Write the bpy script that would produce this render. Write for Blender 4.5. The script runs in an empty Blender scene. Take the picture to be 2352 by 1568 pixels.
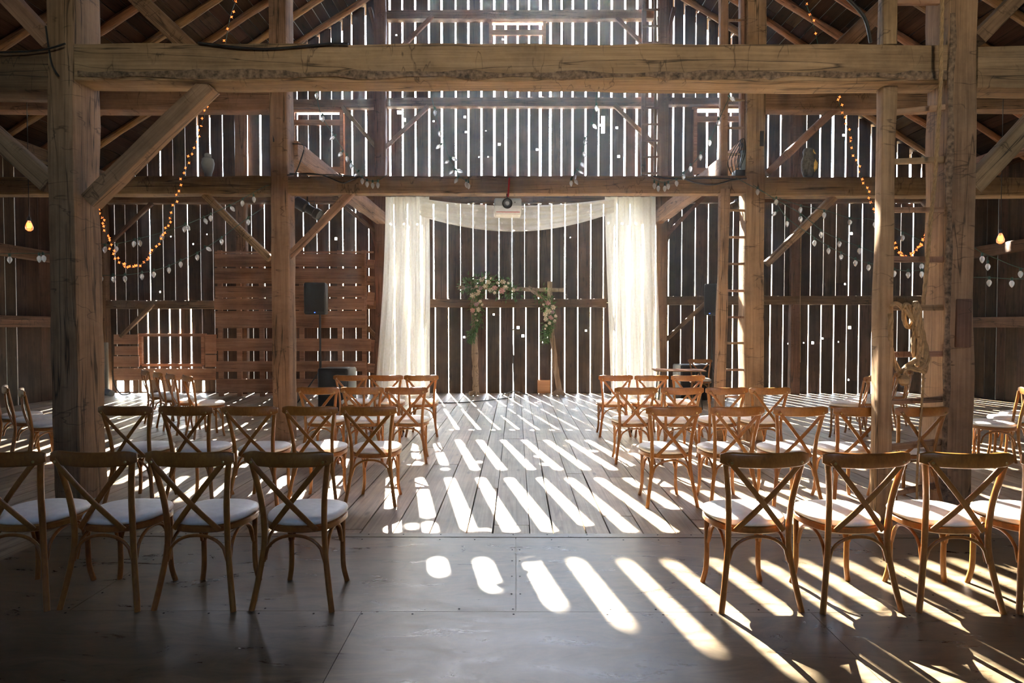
import bpy, bmesh, math, random
from mathutils import Vector, Matrix, noise
random.seed(7)
C = bpy.context.scene
COL = C.collection
PI = math.pi
R = math.radians

# ------------------------------------------------------------------ camera
W, H, F = 2352, 1568, 1400.0
PITCH, YAW, CAMH = math.atan(34.5/F), math.atan(9/F), 1.565
cam_d = bpy.data.cameras.new('camera'); cam = bpy.data.objects.new('camera', cam_d); COL.objects.link(cam)
cam_d.sensor_width = 36; cam_d.lens = F/W*36; cam_d.clip_end = 500
cam.location = (0, 0, CAMH); cam.rotation_euler = (PI/2-PITCH, 0, YAW)
C.camera = cam
CM = cam.rotation_euler.to_matrix()
def ray(px, py): return CM @ Vector((px-W/2, -(py-H/2), -F))
def at(px, py, Y):                       # point on the plane y = Y seen at that pixel of the photo
    d = ray(px, py); t = Y/d.y
    return Vector((0, 0, CAMH)) + d*t
def onfloor(px, py, z=0):
    d = ray(px, py); t = (z-CAMH)/d.z
    return Vector((0, 0, CAMH)) + d*t

# ------------------------------------------------------------------ materials
def nodes(m):
    m.use_nodes = True
    nt = m.node_tree; nt.nodes.clear()
    return nt, nt.nodes, nt.links
def ramp(nd, stops):
    r = nd.new('ShaderNodeValToRGB'); e = r.color_ramp.elements
    while len(e) < len(stops): e.new(0.5)
    for k, (p, c) in enumerate(stops):
        e[k].position = p; e[k].color = (*c, 1)
    return r
def wood(name, dark, mid, light, grain=(9, 9, .55), rough=.75, bump=.35, crack=.8, island=False, coord='Object', var=.35, spec=.3, hew=0.0, huevar=.02, stain=0.0, knots=0.0):
    m = bpy.data.materials.new(name); nt, nd, lk = nodes(m)
    out = nd.new('ShaderNodeOutputMaterial'); bs = nd.new('ShaderNodeBsdfPrincipled')
    tc = nd.new('ShaderNodeTexCoord'); mp = nd.new('ShaderNodeMapping')
    if island:
        rnd = nd.new('ShaderNodeNewGeometry').outputs['Random Per Island']
    else:
        rnd = nd.new('ShaderNodeObjectInfo').outputs['Random']
    mul = nd.new('ShaderNodeVectorMath'); mul.operation = 'SCALE'; mul.inputs[0].default_value = (37, 61, 83)
    lk.new(rnd, mul.inputs['Scale'])
    add = nd.new('ShaderNodeVectorMath'); add.operation = 'ADD'
    lk.new(tc.outputs[coord], add.inputs[0]); lk.new(mul.outputs[0], add.inputs[1])
    lk.new(add.outputs[0], mp.inputs['Vector']); mp.inputs['Scale'].default_value = grain
    n1 = nd.new('ShaderNodeTexNoise'); n1.inputs['Scale'].default_value = .9; n1.inputs['Detail'].default_value = 7; n1.inputs['Roughness'].default_value = .62; n1.inputs['Distortion'].default_value = .15
    lk.new(mp.outputs[0], n1.inputs['Vector'])
    mp2 = nd.new('ShaderNodeMapping'); mp2.inputs['Scale'].default_value = tuple(g*(7 if g > 3 else 1.6) for g in grain)
    lk.new(add.outputs[0], mp2.inputs['Vector'])
    n2 = nd.new('ShaderNodeTexNoise'); n2.inputs['Scale'].default_value = 1; n2.inputs['Detail'].default_value = 5; n2.inputs['Roughness'].default_value = .7
    lk.new(mp2.outputs[0], n2.inputs['Vector'])
    mx = nd.new('ShaderNodeMix'); mx.inputs[0].default_value = .5
    lk.new(n1.outputs['Fac'], mx.inputs[2]); lk.new(n2.outputs['Fac'], mx.inputs[3])
    rp = ramp(nd, [(.30, dark), (.5, mid), (.70, light)]); lk.new(mx.outputs[0], rp.inputs[0])
    col = rp.outputs[0]
    if crack:
        mp3 = nd.new('ShaderNodeMapping'); mp3.inputs['Scale'].default_value = tuple(g*.9 if g > 3 else g*.5 for g in grain)
        lk.new(add.outputs[0], mp3.inputs['Vector'])
        n3 = nd.new('ShaderNodeTexNoise'); n3.inputs['Scale'].default_value = .8; n3.inputs['Detail'].default_value = 4; n3.inputs['Distortion'].default_value = .3
        lk.new(mp3.outputs[0], n3.inputs['Vector'])
        s = nd.new('ShaderNodeMath'); s.operation = 'SUBTRACT'; s.inputs[1].default_value = .5; lk.new(n3.outputs['Fac'], s.inputs[0])
        ab = nd.new('ShaderNodeMath'); ab.operation = 'ABSOLUTE'; lk.new(s.outputs[0], ab.inputs[0])
        cr = ramp(nd, [(0, (1-crack,)*3), (.012, (1, 1, 1))]); lk.new(ab.outputs[0], cr.inputs[0])
        mm = nd.new('ShaderNodeMix'); mm.data_type = 'RGBA'; mm.blend_type = 'MULTIPLY'; mm.inputs[0].default_value = 1
        lk.new(col, mm.inputs[6]); lk.new(cr.outputs[0], mm.inputs[7]); col = mm.outputs[2]
    if hew:
        mp4 = nd.new('ShaderNodeMapping'); mp4.inputs['Scale'].default_value = (1.6, 1.6, 5.5); lk.new(add.outputs[0], mp4.inputs['Vector'])
        n4 = nd.new('ShaderNodeTexNoise'); n4.inputs['Scale'].default_value = 1; n4.inputs['Detail'].default_value = 3; lk.new(mp4.outputs[0], n4.inputs['Vector'])
        s4 = nd.new('ShaderNodeMath'); s4.operation = 'SUBTRACT'; s4.inputs[1].default_value = .5; lk.new(n4.outputs['Fac'], s4.inputs[0])
        a4 = nd.new('ShaderNodeMath'); a4.operation = 'ABSOLUTE'; lk.new(s4.outputs[0], a4.inputs[0])
        c4 = ramp(nd, [(0, (.35,)*3), (.007, (.8,)*3), (.014, (1, 1, 1))]); lk.new(a4.outputs[0], c4.inputs[0])
        n5 = nd.new('ShaderNodeTexNoise'); n5.inputs['Scale'].default_value = 3; n5.inputs['Detail'].default_value = 2; lk.new(add.outputs[0], n5.inputs['Vector'])
        c5 = ramp(nd, [(.48, (0, 0, 0)), (.56, (1, 1, 1))]); lk.new(n5.outputs['Fac'], c5.inputs[0])
        m4 = nd.new('ShaderNodeMix'); m4.data_type = 'RGBA'; m4.blend_type = 'MULTIPLY'; lk.new(c5.outputs[0], m4.inputs[0])
        lk.new(col, m4.inputs[6]); lk.new(c4.outputs[0], m4.inputs[7]); col = m4.outputs[2]
    if knots:
        mpk = nd.new('ShaderNodeMapping'); mpk.inputs['Scale'].default_value = tuple(7 if g > 3 else 2.2 for g in grain); lk.new(add.outputs[0], mpk.inputs['Vector'])
        vk = nd.new('ShaderNodeTexVoronoi'); vk.inputs['Scale'].default_value = 1; vk.inputs['Randomness'].default_value = 1; lk.new(mpk.outputs[0], vk.inputs['Vector'])
        ck = ramp(nd, [(.07, (1-knots,)*3), (.17, (1, 1, 1))]); lk.new(vk.outputs['Distance'], ck.inputs[0])
        mk_ = nd.new('ShaderNodeMix'); mk_.data_type = 'RGBA'; mk_.blend_type = 'MULTIPLY'; mk_.inputs[0].default_value = 1
        lk.new(col, mk_.inputs[6]); lk.new(ck.outputs[0], mk_.inputs[7]); col = mk_.outputs[2]
    if stain:
        ns = nd.new('ShaderNodeTexNoise'); ns.inputs['Scale'].default_value = 1.3; ns.inputs['Detail'].default_value = 6; ns.inputs['Roughness'].default_value = .7
        lk.new(add.outputs[0], ns.inputs['Vector'])
        sr = ramp(nd, [(.40, (1, 1, 1)), (.68, (1-stain,)*3)]); lk.new(ns.outputs['Fac'], sr.inputs[0])
        ms = nd.new('ShaderNodeMix'); ms.data_type = 'RGBA'; ms.blend_type = 'MULTIPLY'; ms.inputs[0].default_value = 1
        lk.new(col, ms.inputs[6]); lk.new(sr.outputs[0], ms.inputs[7]); col = ms.outputs[2]
    hs = nd.new('ShaderNodeHueSaturation')
    mr = nd.new('ShaderNodeMapRange'); mr.inputs['To Min'].default_value = 1-var; mr.inputs['To Max'].default_value = 1+var*.8
    lk.new(rnd, mr.inputs['Value']); lk.new(mr.outputs[0], hs.inputs['Value'])
    wn = nd.new('ShaderNodeTexWhiteNoise'); wn.noise_dimensions = '1D'; lk.new(rnd, wn.inputs['W'])
    mr2 = nd.new('ShaderNodeMapRange'); mr2.inputs['To Min'].default_value = .5-huevar; mr2.inputs['To Max'].default_value = .5+huevar*.6
    lk.new(wn.outputs['Value'], mr2.inputs['Value']); lk.new(mr2.outputs[0], hs.inputs['Hue'])
    lk.new(col, hs.inputs['Color']); lk.new(hs.outputs[0], bs.inputs['Base Color'])
    bs.inputs['Roughness'].default_value = rough; bs.inputs['Specular IOR Level'].default_value = spec
    bp = nd.new('ShaderNodeBump'); bp.inputs['Strength'].default_value = bump; bp.inputs['Distance'].default_value = .012
    hgt = mx.outputs[0]
    if hew:
        wv = nd.new('ShaderNodeTexVoronoi'); wv.inputs['Scale'].default_value = 1
        mpv = nd.new('ShaderNodeMapping'); mpv.inputs['Scale'].default_value = (2.5, 2.5, 4.5); lk.new(add.outputs[0], mpv.inputs['Vector']); lk.new(mpv.outputs[0], wv.inputs['Vector'])
        ad = nd.new('ShaderNodeMath'); ad.operation = 'MULTIPLY_ADD'; ad.inputs[1].default_value = hew
        lk.new(wv.outputs['Distance'], ad.inputs[0]); lk.new(mx.outputs[0], ad.inputs[2]); hgt = ad.outputs[0]
    lk.new(hgt, bp.inputs['Height']); lk.new(bp.outputs[0], bs.inputs['Normal'])
    lk.new(bs.outputs[0], out.inputs[0])
    return m
def plain(name, col, rough=.5, metal=0, spec=.5, emit=None, estr=0, trans=0, bump=0, var=0):
    m = bpy.data.materials.new(name); nt, nd, lk = nodes(m)
    out = nd.new('ShaderNodeOutputMaterial'); bs = nd.new('ShaderNodeBsdfPrincipled')
    tc = nd.new('ShaderNodeTexCoord'); n = nd.new('ShaderNodeTexNoise'); n.inputs['Scale'].default_value = 30; n.inputs['Detail'].default_value = 4
    lk.new(tc.outputs['Object'], n.inputs['Vector'])
    v = max(var, .06)
    r = ramp(nd, [(.3, tuple(c*(1-v) for c in col)), (.7, tuple(min(1, c*(1+v)) for c in col))]); lk.new(n.outputs['Fac'], r.inputs[0])
    lk.new(r.outputs[0], bs.inputs['Base Color'])
    bs.inputs['Roughness'].default_value = rough; bs.inputs['Metallic'].default_value = metal; bs.inputs['Specular IOR Level'].default_value = spec
    bs.inputs['Transmission Weight'].default_value = trans
    if emit: bs.inputs['Emission Color'].default_value = (*emit, 1); bs.inputs['Emission Strength'].default_value = estr
    if bump:
        bp = nd.new('ShaderNodeBump'); bp.inputs['Strength'].default_value = bump; bp.inputs['Distance'].default_value = .004; lk.new(n.outputs['Fac'], bp.inputs['Height']); lk.new(bp.outputs[0], bs.inputs['Normal'])
    lk.new(bs.outputs[0], out.inputs[0])
    return m

M = {}
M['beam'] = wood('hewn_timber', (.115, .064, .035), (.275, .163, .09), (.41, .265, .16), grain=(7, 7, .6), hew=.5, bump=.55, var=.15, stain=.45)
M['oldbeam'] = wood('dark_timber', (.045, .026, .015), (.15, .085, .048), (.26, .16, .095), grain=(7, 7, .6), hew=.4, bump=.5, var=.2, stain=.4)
M['rafter'] = wood('rafter_pole', (.07, .035, .015), (.24, .12, .05), (.40, .22, .10), grain=(9, 9, .8), bump=.5, var=.25, stain=.4)
M['board'] = wood('barn_board', (.024, .015, .010), (.072, .044, .029), (.145, .097, .067), grain=(8, 8, .5), bump=.4, island=True, var=.35, stain=.6, knots=.6)
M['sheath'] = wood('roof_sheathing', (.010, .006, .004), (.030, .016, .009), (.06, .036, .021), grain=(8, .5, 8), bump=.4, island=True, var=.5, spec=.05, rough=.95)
M['plank'] = wood('floor_plank', (.16, .118, .075), (.37, .285, .185), (.56, .46, .32), grain=(7, .45, 7), bump=.25, island=True, var=.22, rough=.42, stain=.4, spec=.5, crack=.35, knots=.5)
M['slat'] = wood('pallet_slat', (.10, .05, .026), (.34, .19, .10), (.55, .36, .22), grain=(.5, 8, 9), bump=.4, island=True, var=.45, crack=.5, stain=.4)
M['chair'] = wood('honey_chair_wood', (.15, .055, .011), (.26, .10, .02), (.36, .15, .033), grain=(9, 9, 4), bump=.05, crack=0, var=.10, rough=.33, spec=.5, huevar=.006)
M['arch'] = wood('driftwood', (.12, .08, .055), (.33, .25, .18), (.52, .43, .34), grain=(10, 10, .8), bump=.7, var=.2, hew=.4)
M['crate'] = wood('pale_crate', (.28, .15, .06), (.48, .29, .13), (.60, .40, .2), grain=(.8, 9, 9), bump=.2, crack=.3)
M['cushion'] = plain('white_vinyl', (.86, .85, .82), .42, var=.02)
M['black'] = plain('black_plastic', (.012, .012, .014), .45)
M['grille'] = plain('speaker_grille', (.008, .008, .009), .7, bump=.5)
M['steel'] = plain('brass_bolt', (.5, .36, .16), .3, metal=1)
M['cable'] = plain('black_cable', (.01, .01, .01), .5)
M['green'] = plain('green_cord', (.012, .05, .03), .5)
M['white'] = plain('white_plastic', (.78, .78, .76), .35)
M['greyp'] = plain('grey_plastic', (.28, .30, .31), .4)
M['red'] = plain('red_strap', (.55, .02, .03), .6)
M['leaf'] = plain('leaf_green', (.07, .16, .04), .55, var=.5)
M['rosew'] = plain('cream_petal', (.85, .78, .62), .6)
M['rosep'] = plain('blush_petal', (.72, .42, .38), .6)
M['rosem'] = plain('mauve_petal', (.48, .33, .36), .6)
M['bulb'] = plain('clear_bulb', (.92, .94, .97), .12, trans=.6, spec=.9)
M['star'] = plain('orange_fairy_light', (.7, .18, .03), .4, emit=(1, .17, .035), estr=1.3)
M['filament'] = plain('glowing_filament', (1, .3, .05), .4, emit=(1, .22, .03), estr=5)
M['rope'] = plain('hemp_rope', (.27, .17, .08), .85, bump=.8, var=.25)
M['owl'] = plain('owl_feathers', (.08, .075, .06), .7, bump=.6, var=.6)
M['owlb'] = plain('owl_belly', (.85, .52, .12), .6, var=.3)
M['blued'] = plain('blue_led', (.02, .05, .8), .4, emit=(.05, .15, 1), estr=4)
M['grey'] = plain('grey_paint', (.20, .21, .21), .7)
M['ground'] = plain('outside_ground', (.36, .36, .28), .9, var=.25)
M['case'] = plain('flight_case', (.10, .13, .14), .4)
M['grass'] = plain('grass', (.10, .26, .04), .7, var=.4)
M['bark'] = plain('bark_edge', (.14, .09, .055), .95, bump=1, var=.7)

# plywood floor
def plywood():
    m = bpy.data.materials.new('painted_plywood'); nt, nd, lk = nodes(m)
    out = nd.new('ShaderNodeOutputMaterial'); bs = nd.new('ShaderNodeBsdfPrincipled'); tc = nd.new('ShaderNodeTexCoord')
    n = nd.new('ShaderNodeTexNoise'); n.inputs['Scale'].default_value = 2.0; n.inputs['Detail'].default_value = 9; n.inputs['Roughness'].default_value = .7; n.inputs['Distortion'].default_value = 1.2
    mp = nd.new('ShaderNodeMapping'); mp.inputs['Scale'].default_value = (1, 3.2, 1)
    lk.new(tc.outputs['Object'], mp.inputs[0]); lk.new(mp.outputs[0], n.inputs['Vector'])
    r = ramp(nd, [(.32, (.05, .035, .02)), (.5, (.11, .08, .045)), (.68, (.18, .137, .085))]); lk.new(n.outputs['Fac'], r.inputs[0])
    n2 = nd.new('ShaderNodeTexNoise'); n2.inputs['Scale'].default_value = 5.5; n2.inputs['Detail'].default_value = 5; lk.new(mp.outputs[0], n2.inputs['Vector'])
    r2 = ramp(nd, [(.62, (1, 1, 1)), (.72, (.72, .66, .6))]); lk.new(n2.outputs['Fac'], r2.inputs[0])
    mm = nd.new('ShaderNodeMix'); mm.data_type = 'RGBA'; mm.blend_type = 'MULTIPLY'; mm.inputs[0].default_value = 1
    lk.new(r.outputs[0], mm.inputs[6]); lk.new(r2.outputs[0], mm.inputs[7]); lk.new(mm.outputs[2], bs.inputs['Base Color'])
    rr = ramp(nd, [(.3, (.24,)*3), (.7, (.40,)*3)]); lk.new(n.outputs['Fac'], rr.inputs[0]); lk.new(rr.outputs[0], bs.inputs['Roughness'])
    bs.inputs['Specular IOR Level'].default_value = .6
    bp = nd.new('ShaderNodeBump'); bp.inputs['Strength'].default_value = .12; bp.inputs['Distance'].default_value = .004; lk.new(n.outputs['Fac'], bp.inputs['Height']); lk.new(bp.outputs[0], bs.inputs['Normal'])
    lk.new(bs.outputs[0], out.inputs[0]); return m
M['ply'] = plywood()
def sheer(name, tr):
    m = bpy.data.materials.new(name); nt, nd, lk = nodes(m)
    out = nd.new('ShaderNodeOutputMaterial'); d = nd.new('ShaderNodeBsdfDiffuse'); t = nd.new('ShaderNodeBsdfTranslucent'); tp = nd.new('ShaderNodeBsdfTransparent')
    tc = nd.new('ShaderNodeTexCoord'); n = nd.new('ShaderNodeTexNoise'); n.inputs['Scale'].default_value = 25; lk.new(tc.outputs['Object'], n.inputs['Vector'])
    rp = ramp(nd, [(.3, (.90, .86, .77)), (.7, (.96, .93, .86))]); lk.new(n.outputs['Fac'], rp.inputs[0])
    lk.new(rp.outputs[0], d.inputs[0]); lk.new(rp.outputs[0], t.inputs[0])
    a = nd.new('ShaderNodeMixShader'); a.inputs[0].default_value = .7; lk.new(d.outputs[0], a.inputs[1]); lk.new(t.outputs[0], a.inputs[2])
    b = nd.new('ShaderNodeMixShader'); b.inputs[0].default_value = tr; lk.new(a.outputs[0], b.inputs[1]); lk.new(tp.outputs[0], b.inputs[2])
    lk.new(b.outputs[0], out.inputs[0]); return m
M['sheer'] = sheer('sheer_white_cloth', .07)
M['swag'] = sheer('sheer_white_swag', .12)

# ------------------------------------------------------------------ mesh helpers
class MB:
    def __init__(s): s.v = []; s.f = []
    def add(s, vs, fs):
        o = len(s.v); s.v += [Vector(v) for v in vs]; s.f += [tuple(i+o for i in f) for f in fs]
    def box(s, c, d, rz=0, mat=None):
        c = Vector(c); hx, hy, hz = d[0]/2, d[1]/2, d[2]/2
        vs = [Vector((x, y, z)) for z in (-hz, hz) for y in (-hy, hy) for x in (-hx, hx)]
        if mat is None: mat = Matrix.Rotation(rz, 3, 'Z')
        s.add([mat @ v + c for v in vs], [(0, 2, 3, 1), (4, 5, 7, 6), (0, 1, 5, 4), (2, 6, 7, 3), (0, 4, 6, 2), (1, 3, 7, 5)])
    def box2(s, a, b):
        s.box([(a[i]+b[i])/2 for i in range(3)], [abs(b[i]-a[i]) for i in range(3)])
    def rbox(s, c, d, r=.02, rz=0, taper=(1, 1)):
        # box with chamfered edges: three stacked rounded outlines
        hx, hy, hz = d[0]/2, d[1]/2, d[2]/2; mat = Matrix.Rotation(rz, 3, 'Z'); c = Vector(c); rings = []
        for z, ins in ((-hz, r), (-hz+r, 0), (hz-r, 0), (hz, r)):
            ring = []
            tx = 1+(taper[0]-1)*(z+hz)/(2*hz); ty = 1+(taper[1]-1)*(z+hz)/(2*hz)
            for sx, sy in ((1, 1), (-1, 1), (-1, -1), (1, -1)):
                a0 = math.atan2(sy, sx)-PI/4
                for k in range(4):
                    a = a0+k*PI/6
                    ring.append(mat @ Vector(((sx*(hx-r)+(r-ins*.7)*math.cos(a))*tx, (sy*(hy-r)+(r-ins*.7)*math.sin(a))*ty, z)) + c)
            rings.append(ring)
        s.loft(rings, True)
    def loft(s, rings, cap=True, closed=True):
        n = len(rings[0]); vs = [v for r in rings for v in r]; fs = []
        for i in range(len(rings)-1):
            for j in range(n if closed else n-1):
                k = (j+1) % n
                fs.append((i*n+j, i*n+k, (i+1)*n+k, (i+1)*n+j))
        if cap: fs.append(tuple(reversed(range(n)))); fs.append(tuple((len(rings)-1)*n+j for j in range(n)))
        s.add(vs, fs)
    def sweep(s, pts, prof, up=(0, 0, 1), scl=None, cap=True, twist=None):
        pts = [Vector(p) for p in pts]; n = len(pts); rings = []; up = Vector(up); last = None
        for i, p in enumerate(pts):
            d = (pts[min(i+1, n-1)]-pts[max(i-1, 0)]).normalized()
            y = up - d*up.dot(d)
            if y.length < .15:
                y = (last - d*last.dot(d)) if last is not None else (Vector((0, 1, .01)) - d*d.y)
            y.normalize(); last = y; x = y.cross(d)
            k = scl[i] if scl else 1
            kx, ky = k if isinstance(k, tuple) else (k, k)
            rings.append([p + x*a*kx + y*b*ky for a, b in prof])
        s.loft(rings, cap)
    def tube(s, pts, r, n=8, up=(0, 0, 1), rs=None):
        s.sweep(pts, [(r*math.cos(2*PI*k/n), r*math.sin(2*PI*k/n)) for k in range(n)], up, rs)
    def lathe(s, prof, c=(0, 0, 0), n=16, mat=None):
        c = Vector(c); mat = mat or Matrix.Identity(3)
        rings = [[mat @ Vector((r*math.cos(2*PI*k/n), r*math.sin(2*PI*k/n), z)) + c for k in range(n)] for r, z in prof]
        s.loft(rings, True)
    def build(s, name, mat, parent=None, smooth=True, angle=35, loc=None):
        me = bpy.data.meshes.new(name); me.from_pydata([tuple(v) for v in s.v], [], s.f); me.validate(); me.update()
        bm = bmesh.new(); bm.from_mesh(me); bmesh.ops.recalc_face_normals(bm, faces=bm.faces[:]); bm.to_mesh(me); bm.free()
        if smooth:
            me.polygons.foreach_set('use_smooth', [True]*len(me.polygons)); me.set_sharp_from_angle(angle=R(angle))
        me.materials.append(mat)
        o = bpy.data.objects.new(name, me); COL.objects.link(o)
        if parent: o.parent = parent
        if loc is not None: o.location = loc
        return o
def tag(o, label=None, cat=None, group=None, kind=None):
    if label: o['label'] = label
    if cat: o['category'] = cat
    if group: o['group'] = group
    if kind: o['kind'] = kind
    return o
def empty(name, loc=(0, 0, 0), rz=0, label=None, cat=None, group=None):
    o = bpy.data.objects.new(name, None); COL.objects.link(o); o.location = loc; o.rotation_euler = (0, 0, rz); o.empty_display_size = .1
    return tag(o, label, cat, group)
def recentre(o):                        # put a top-level mesh's origin at its base
    me = o.data; xs = [v.co for v in me.vertices]
    c = Vector(((min(v.x for v in xs)+max(v.x for v in xs))/2, (min(v.y for v in xs)+max(v.y for v in xs))/2, min(v.z for v in xs)))
    me.transform(Matrix.Translation(-c)); o.location = c; return o
def rrect(w, h, r):
    pts = []
    for sx, sy in ((1, 1), (-1, 1), (-1, -1), (1, -1)):
        a0 = math.atan2(sy, sx)-PI/4
        for k in range(3):
            a = a0+k*PI/4
            pts.append((sx*(w/2-r)+r*math.cos(a), sy*(h/2-r)+r*math.sin(a)))
    return pts
def spline(pts, n=6):
    pts = [Vector(p) for p in pts]; out = []
    for i in range(len(pts)-1):
        p0 = pts[max(i-1, 0)]; p1 = pts[i]; p2 = pts[i+1]; p3 = pts[min(i+2, len(pts)-1)]
        for k in range(n):
            t = k/n
            out.append(.5*((2*p1)+(p2-p0)*t+(2*p0-5*p1+4*p2-p3)*t*t+(3*p1-p0-3*p2+p3)*t**3))
    out.append(pts[-1]); return out

SEED = [0]
def timber(name, p0, p1, w, h, mat='beam', label=None, cat='beam', group=None, up=None, rough=.008, rnd=.014, parent=None, pole=False):
    """A sawn or hewn timber from p0 to p1 (centre line); w across, h along 'up'."""
    p0, p1 = Vector(p0), Vector(p1); d = p1-p0; L = d.length; d.normalize()
    if up is None: up = (0, 0, 1) if abs(d.z) < .3 else (0, 1, 0)
    u = Vector(up); y = (u-d*u.dot(d)).normalized(); x = y.cross(d)
    SEED[0] += 1; sd = Vector((SEED[0]*7.3, SEED[0]*3.1, SEED[0]*1.7))
    if pole: prof = [(w/2*math.cos(2*PI*k/12), h/2*math.sin(2*PI*k/12)) for k in range(12)]
    else:
        prof = []
        base = rrect(w, h, rnd)
        for i, a in enumerate(base):
            prof.append(a)
            if i % 3 == 2:
                b = base[(i+1) % len(base)]
                prof += [(a[0]*.65+b[0]*.35, a[1]*.65+b[1]*.35), (a[0]*.35+b[0]*.65, a[1]*.35+b[1]*.65)]
    nr = max(3, min(60, int(L/.14))); mb = MB(); rings = []
    for i in range(nr+1):
        z = L*i/nr; ring = []
        bx = noise.noise(Vector((z*.25, 0, 0))+sd)*rough*1.6; by = noise.noise(Vector((z*.25, 9, 0))+sd)*rough*1.6
        for a, b in prof:
            q = Vector((a*6, b*6, z*1.4))+sd
            k = 1+noise.noise(q)*rough/max(w, h)*2.2
            e = noise.noise(Vector((a*22, b*22, z*4.5))+sd)*rough*.35
            ring.append(Vector((a*k+e+bx*(0 < i < nr), b*k+e+by*(0 < i < nr), z)))
        rings.append(ring)
    mb.loft(rings)
    o = mb.build(name, M[mat], parent, angle=32)
    m3 = Matrix((x, y, d)).transposed()
    o.matrix_world = Matrix.Translation(p0) @ m3.to_4x4()
    if label: tag(o, label, cat, group)
    return o

# ------------------------------------------------------------------ barn shell
XL, XR, YW, YF = -9.9, 10.3, 14.3, -4.0
XC = .2; RIDGE = 11.33; SL = .64
def roofz(x): return RIDGE-SL*abs(x-XC)

def subtract(rects, hole):
    x0, x1, z0, z1 = hole; out = []
    for a, b, c, d in rects:
        if x1 <= a or x0 >= b or z1 <= c or z0 >= d: out.append((a, b, c, d)); continue
        if z0 > c: out.append((a, b, c, z0))
        if z1 < d: out.append((a, b, z1, d))
        zc, zd = max(c, z0), min(d, z1)
        if x0 > a: out.append((a, x0, zc, zd))
        if x1 < b: out.append((x1, b, zc, zd))
    return out
def hole_px(px, py, r=.018):
    p = at(px, py, YW); return (p.x-r, p.x+r, p.z-r, p.z+r)
def rect_px(x0, y0, x1, y1, Y=None):
    Y = Y or YW
    a = at(x0, y0, Y); b = at(x1, y1, Y); return (a.x, b.x, b.z, a.z)

gA = [(241, 3), (270, 2), (299, 2), (318, 2), (341, 8), (366, 8), (391, 8), (415, 8), (440, 8), (466, 2), (495, 2), (524, 2), (553, 3), (583, 3), (613, 2), (643, 2), (671, 2), (699.5, 2), (730, 2.5), (759, 2), (788, 3), (818, 3), (848, 3), (877, 5), (907, 4), (938, 6), (969, 5), (1000, 5), (1030.5, 4), (1060, 5), (1090, 4), (1118, 5), (1149, 5), (1179, 5),
      (1208, 4.5), (1238, 5), (1267, 3), (1297, 5), (1327, 5), (1356, 4.5), (1386, 4), (1416, 7), (1446, 6), (1476, 5), (1505, 3), (1534, 5), (1563, 3.5), (1594, 5), (1624, 4), (1653, 3), (1682, 4.5), (1710, 3), (1739, 3), (1768, 4.5), (1797.5, 4.5), (1827, 4), (1855.6, 5.5), (1885, 5), (1914, 5), (1943.5, 4), (1971.7, 4), (2001.5, 4.5), (2031, 3), (2059.5, 3), (2088, 4.5), (2118, 4), (2147, 3), (2176, 3)]
gB = [(236, 2), (264, 3), (288, 2), (316, 2), (344, 5.5), (375, 4), (402, 3), (431, 4.5), (461, 3), (489.5, 2), (519, 3), (548.5, 2.5), (578, 3), (607.5, 4), (637, 3), (667, 3), (697, 5), (728, 2.5), (756.5, 4), (787.4, 5.5), (817, 5), (847, 4), (876, 4), (905, 5), (936, 7), (966, 6), (996, 7), (1028, 5.5), (1057.7, 2), (1086.6, 4), (1116, 3.5), (1146, 2.5), (1176, 2.5),
      (1205, 1.5), (1237, 6), (1267, 5), (1297.6, 5.5), (1327.5, 3.5), (1357, 4.5), (1386, 5), (1417, 9), (1447, 7), (1477, 6), (1507, 3), (1536, 6), (1566, 2.5), (1597, 5), (1627, 4.5), (1656, 3), (1684, 3.5), (1714, 3), (1744, 3), (1773, 4.5), (1802, 1.5), (1831, 1.5), (1861.6, 3), (1891, 1.5), (1920, 2), (1950, 5.5), (1980, 4.5), (2010, 5.5), (2039, 3), (2068.5, 1.5), (2097, 6), (2127.5, 3), (2156, 3)]
gC = [(222, 2), (251, 2), (280, 3), (309, 3), (338, 2), (367, 4), (396, 1.5), (425, 2), (453.5, 6), (482, 5), (511, 3), (540, 3), (567, 7), (598, 6.5), (626, 3), (655, 3), (683, 3), (708, 2), (735.5, 4), (762, 2), (787, 6), (809, 5), (840.7, 6), (868, 4), (896, 6.5), (925, 5.5), (954.5, 6), (986, 6), (1015, 6.5), (1047, 5.5), (1076, 6), (1106, 6.5), (1135.5, 6.5), (1161.7, 7), (1189, 6),
      (1215, 6), (1241, 8), (1264, 7.5), (1289.6, 5.5), (1315, 6.5), (1345, 6), (1375, 4.5), (1404, 6.5), (1434.7, 6.5), (1462, 7.5), (1492, 8), (1520, 4), (1546, 5.5), (1570, 4.5), (1597, 3), (1624, 6), (1649.5, 5), (1678, 5), (1707, 4), (1735, 4), (1764, 4), (1793, 4), (1823, 4.5), (1853, 2), (1884, 5), (1913, 8), (1943, 5), (1972, 3.5), (2001, 3.5), (2031, 3), (2061.5, 4), (2092, 8), (2118, 4), (2147, 3), (2175, 3)]
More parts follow.
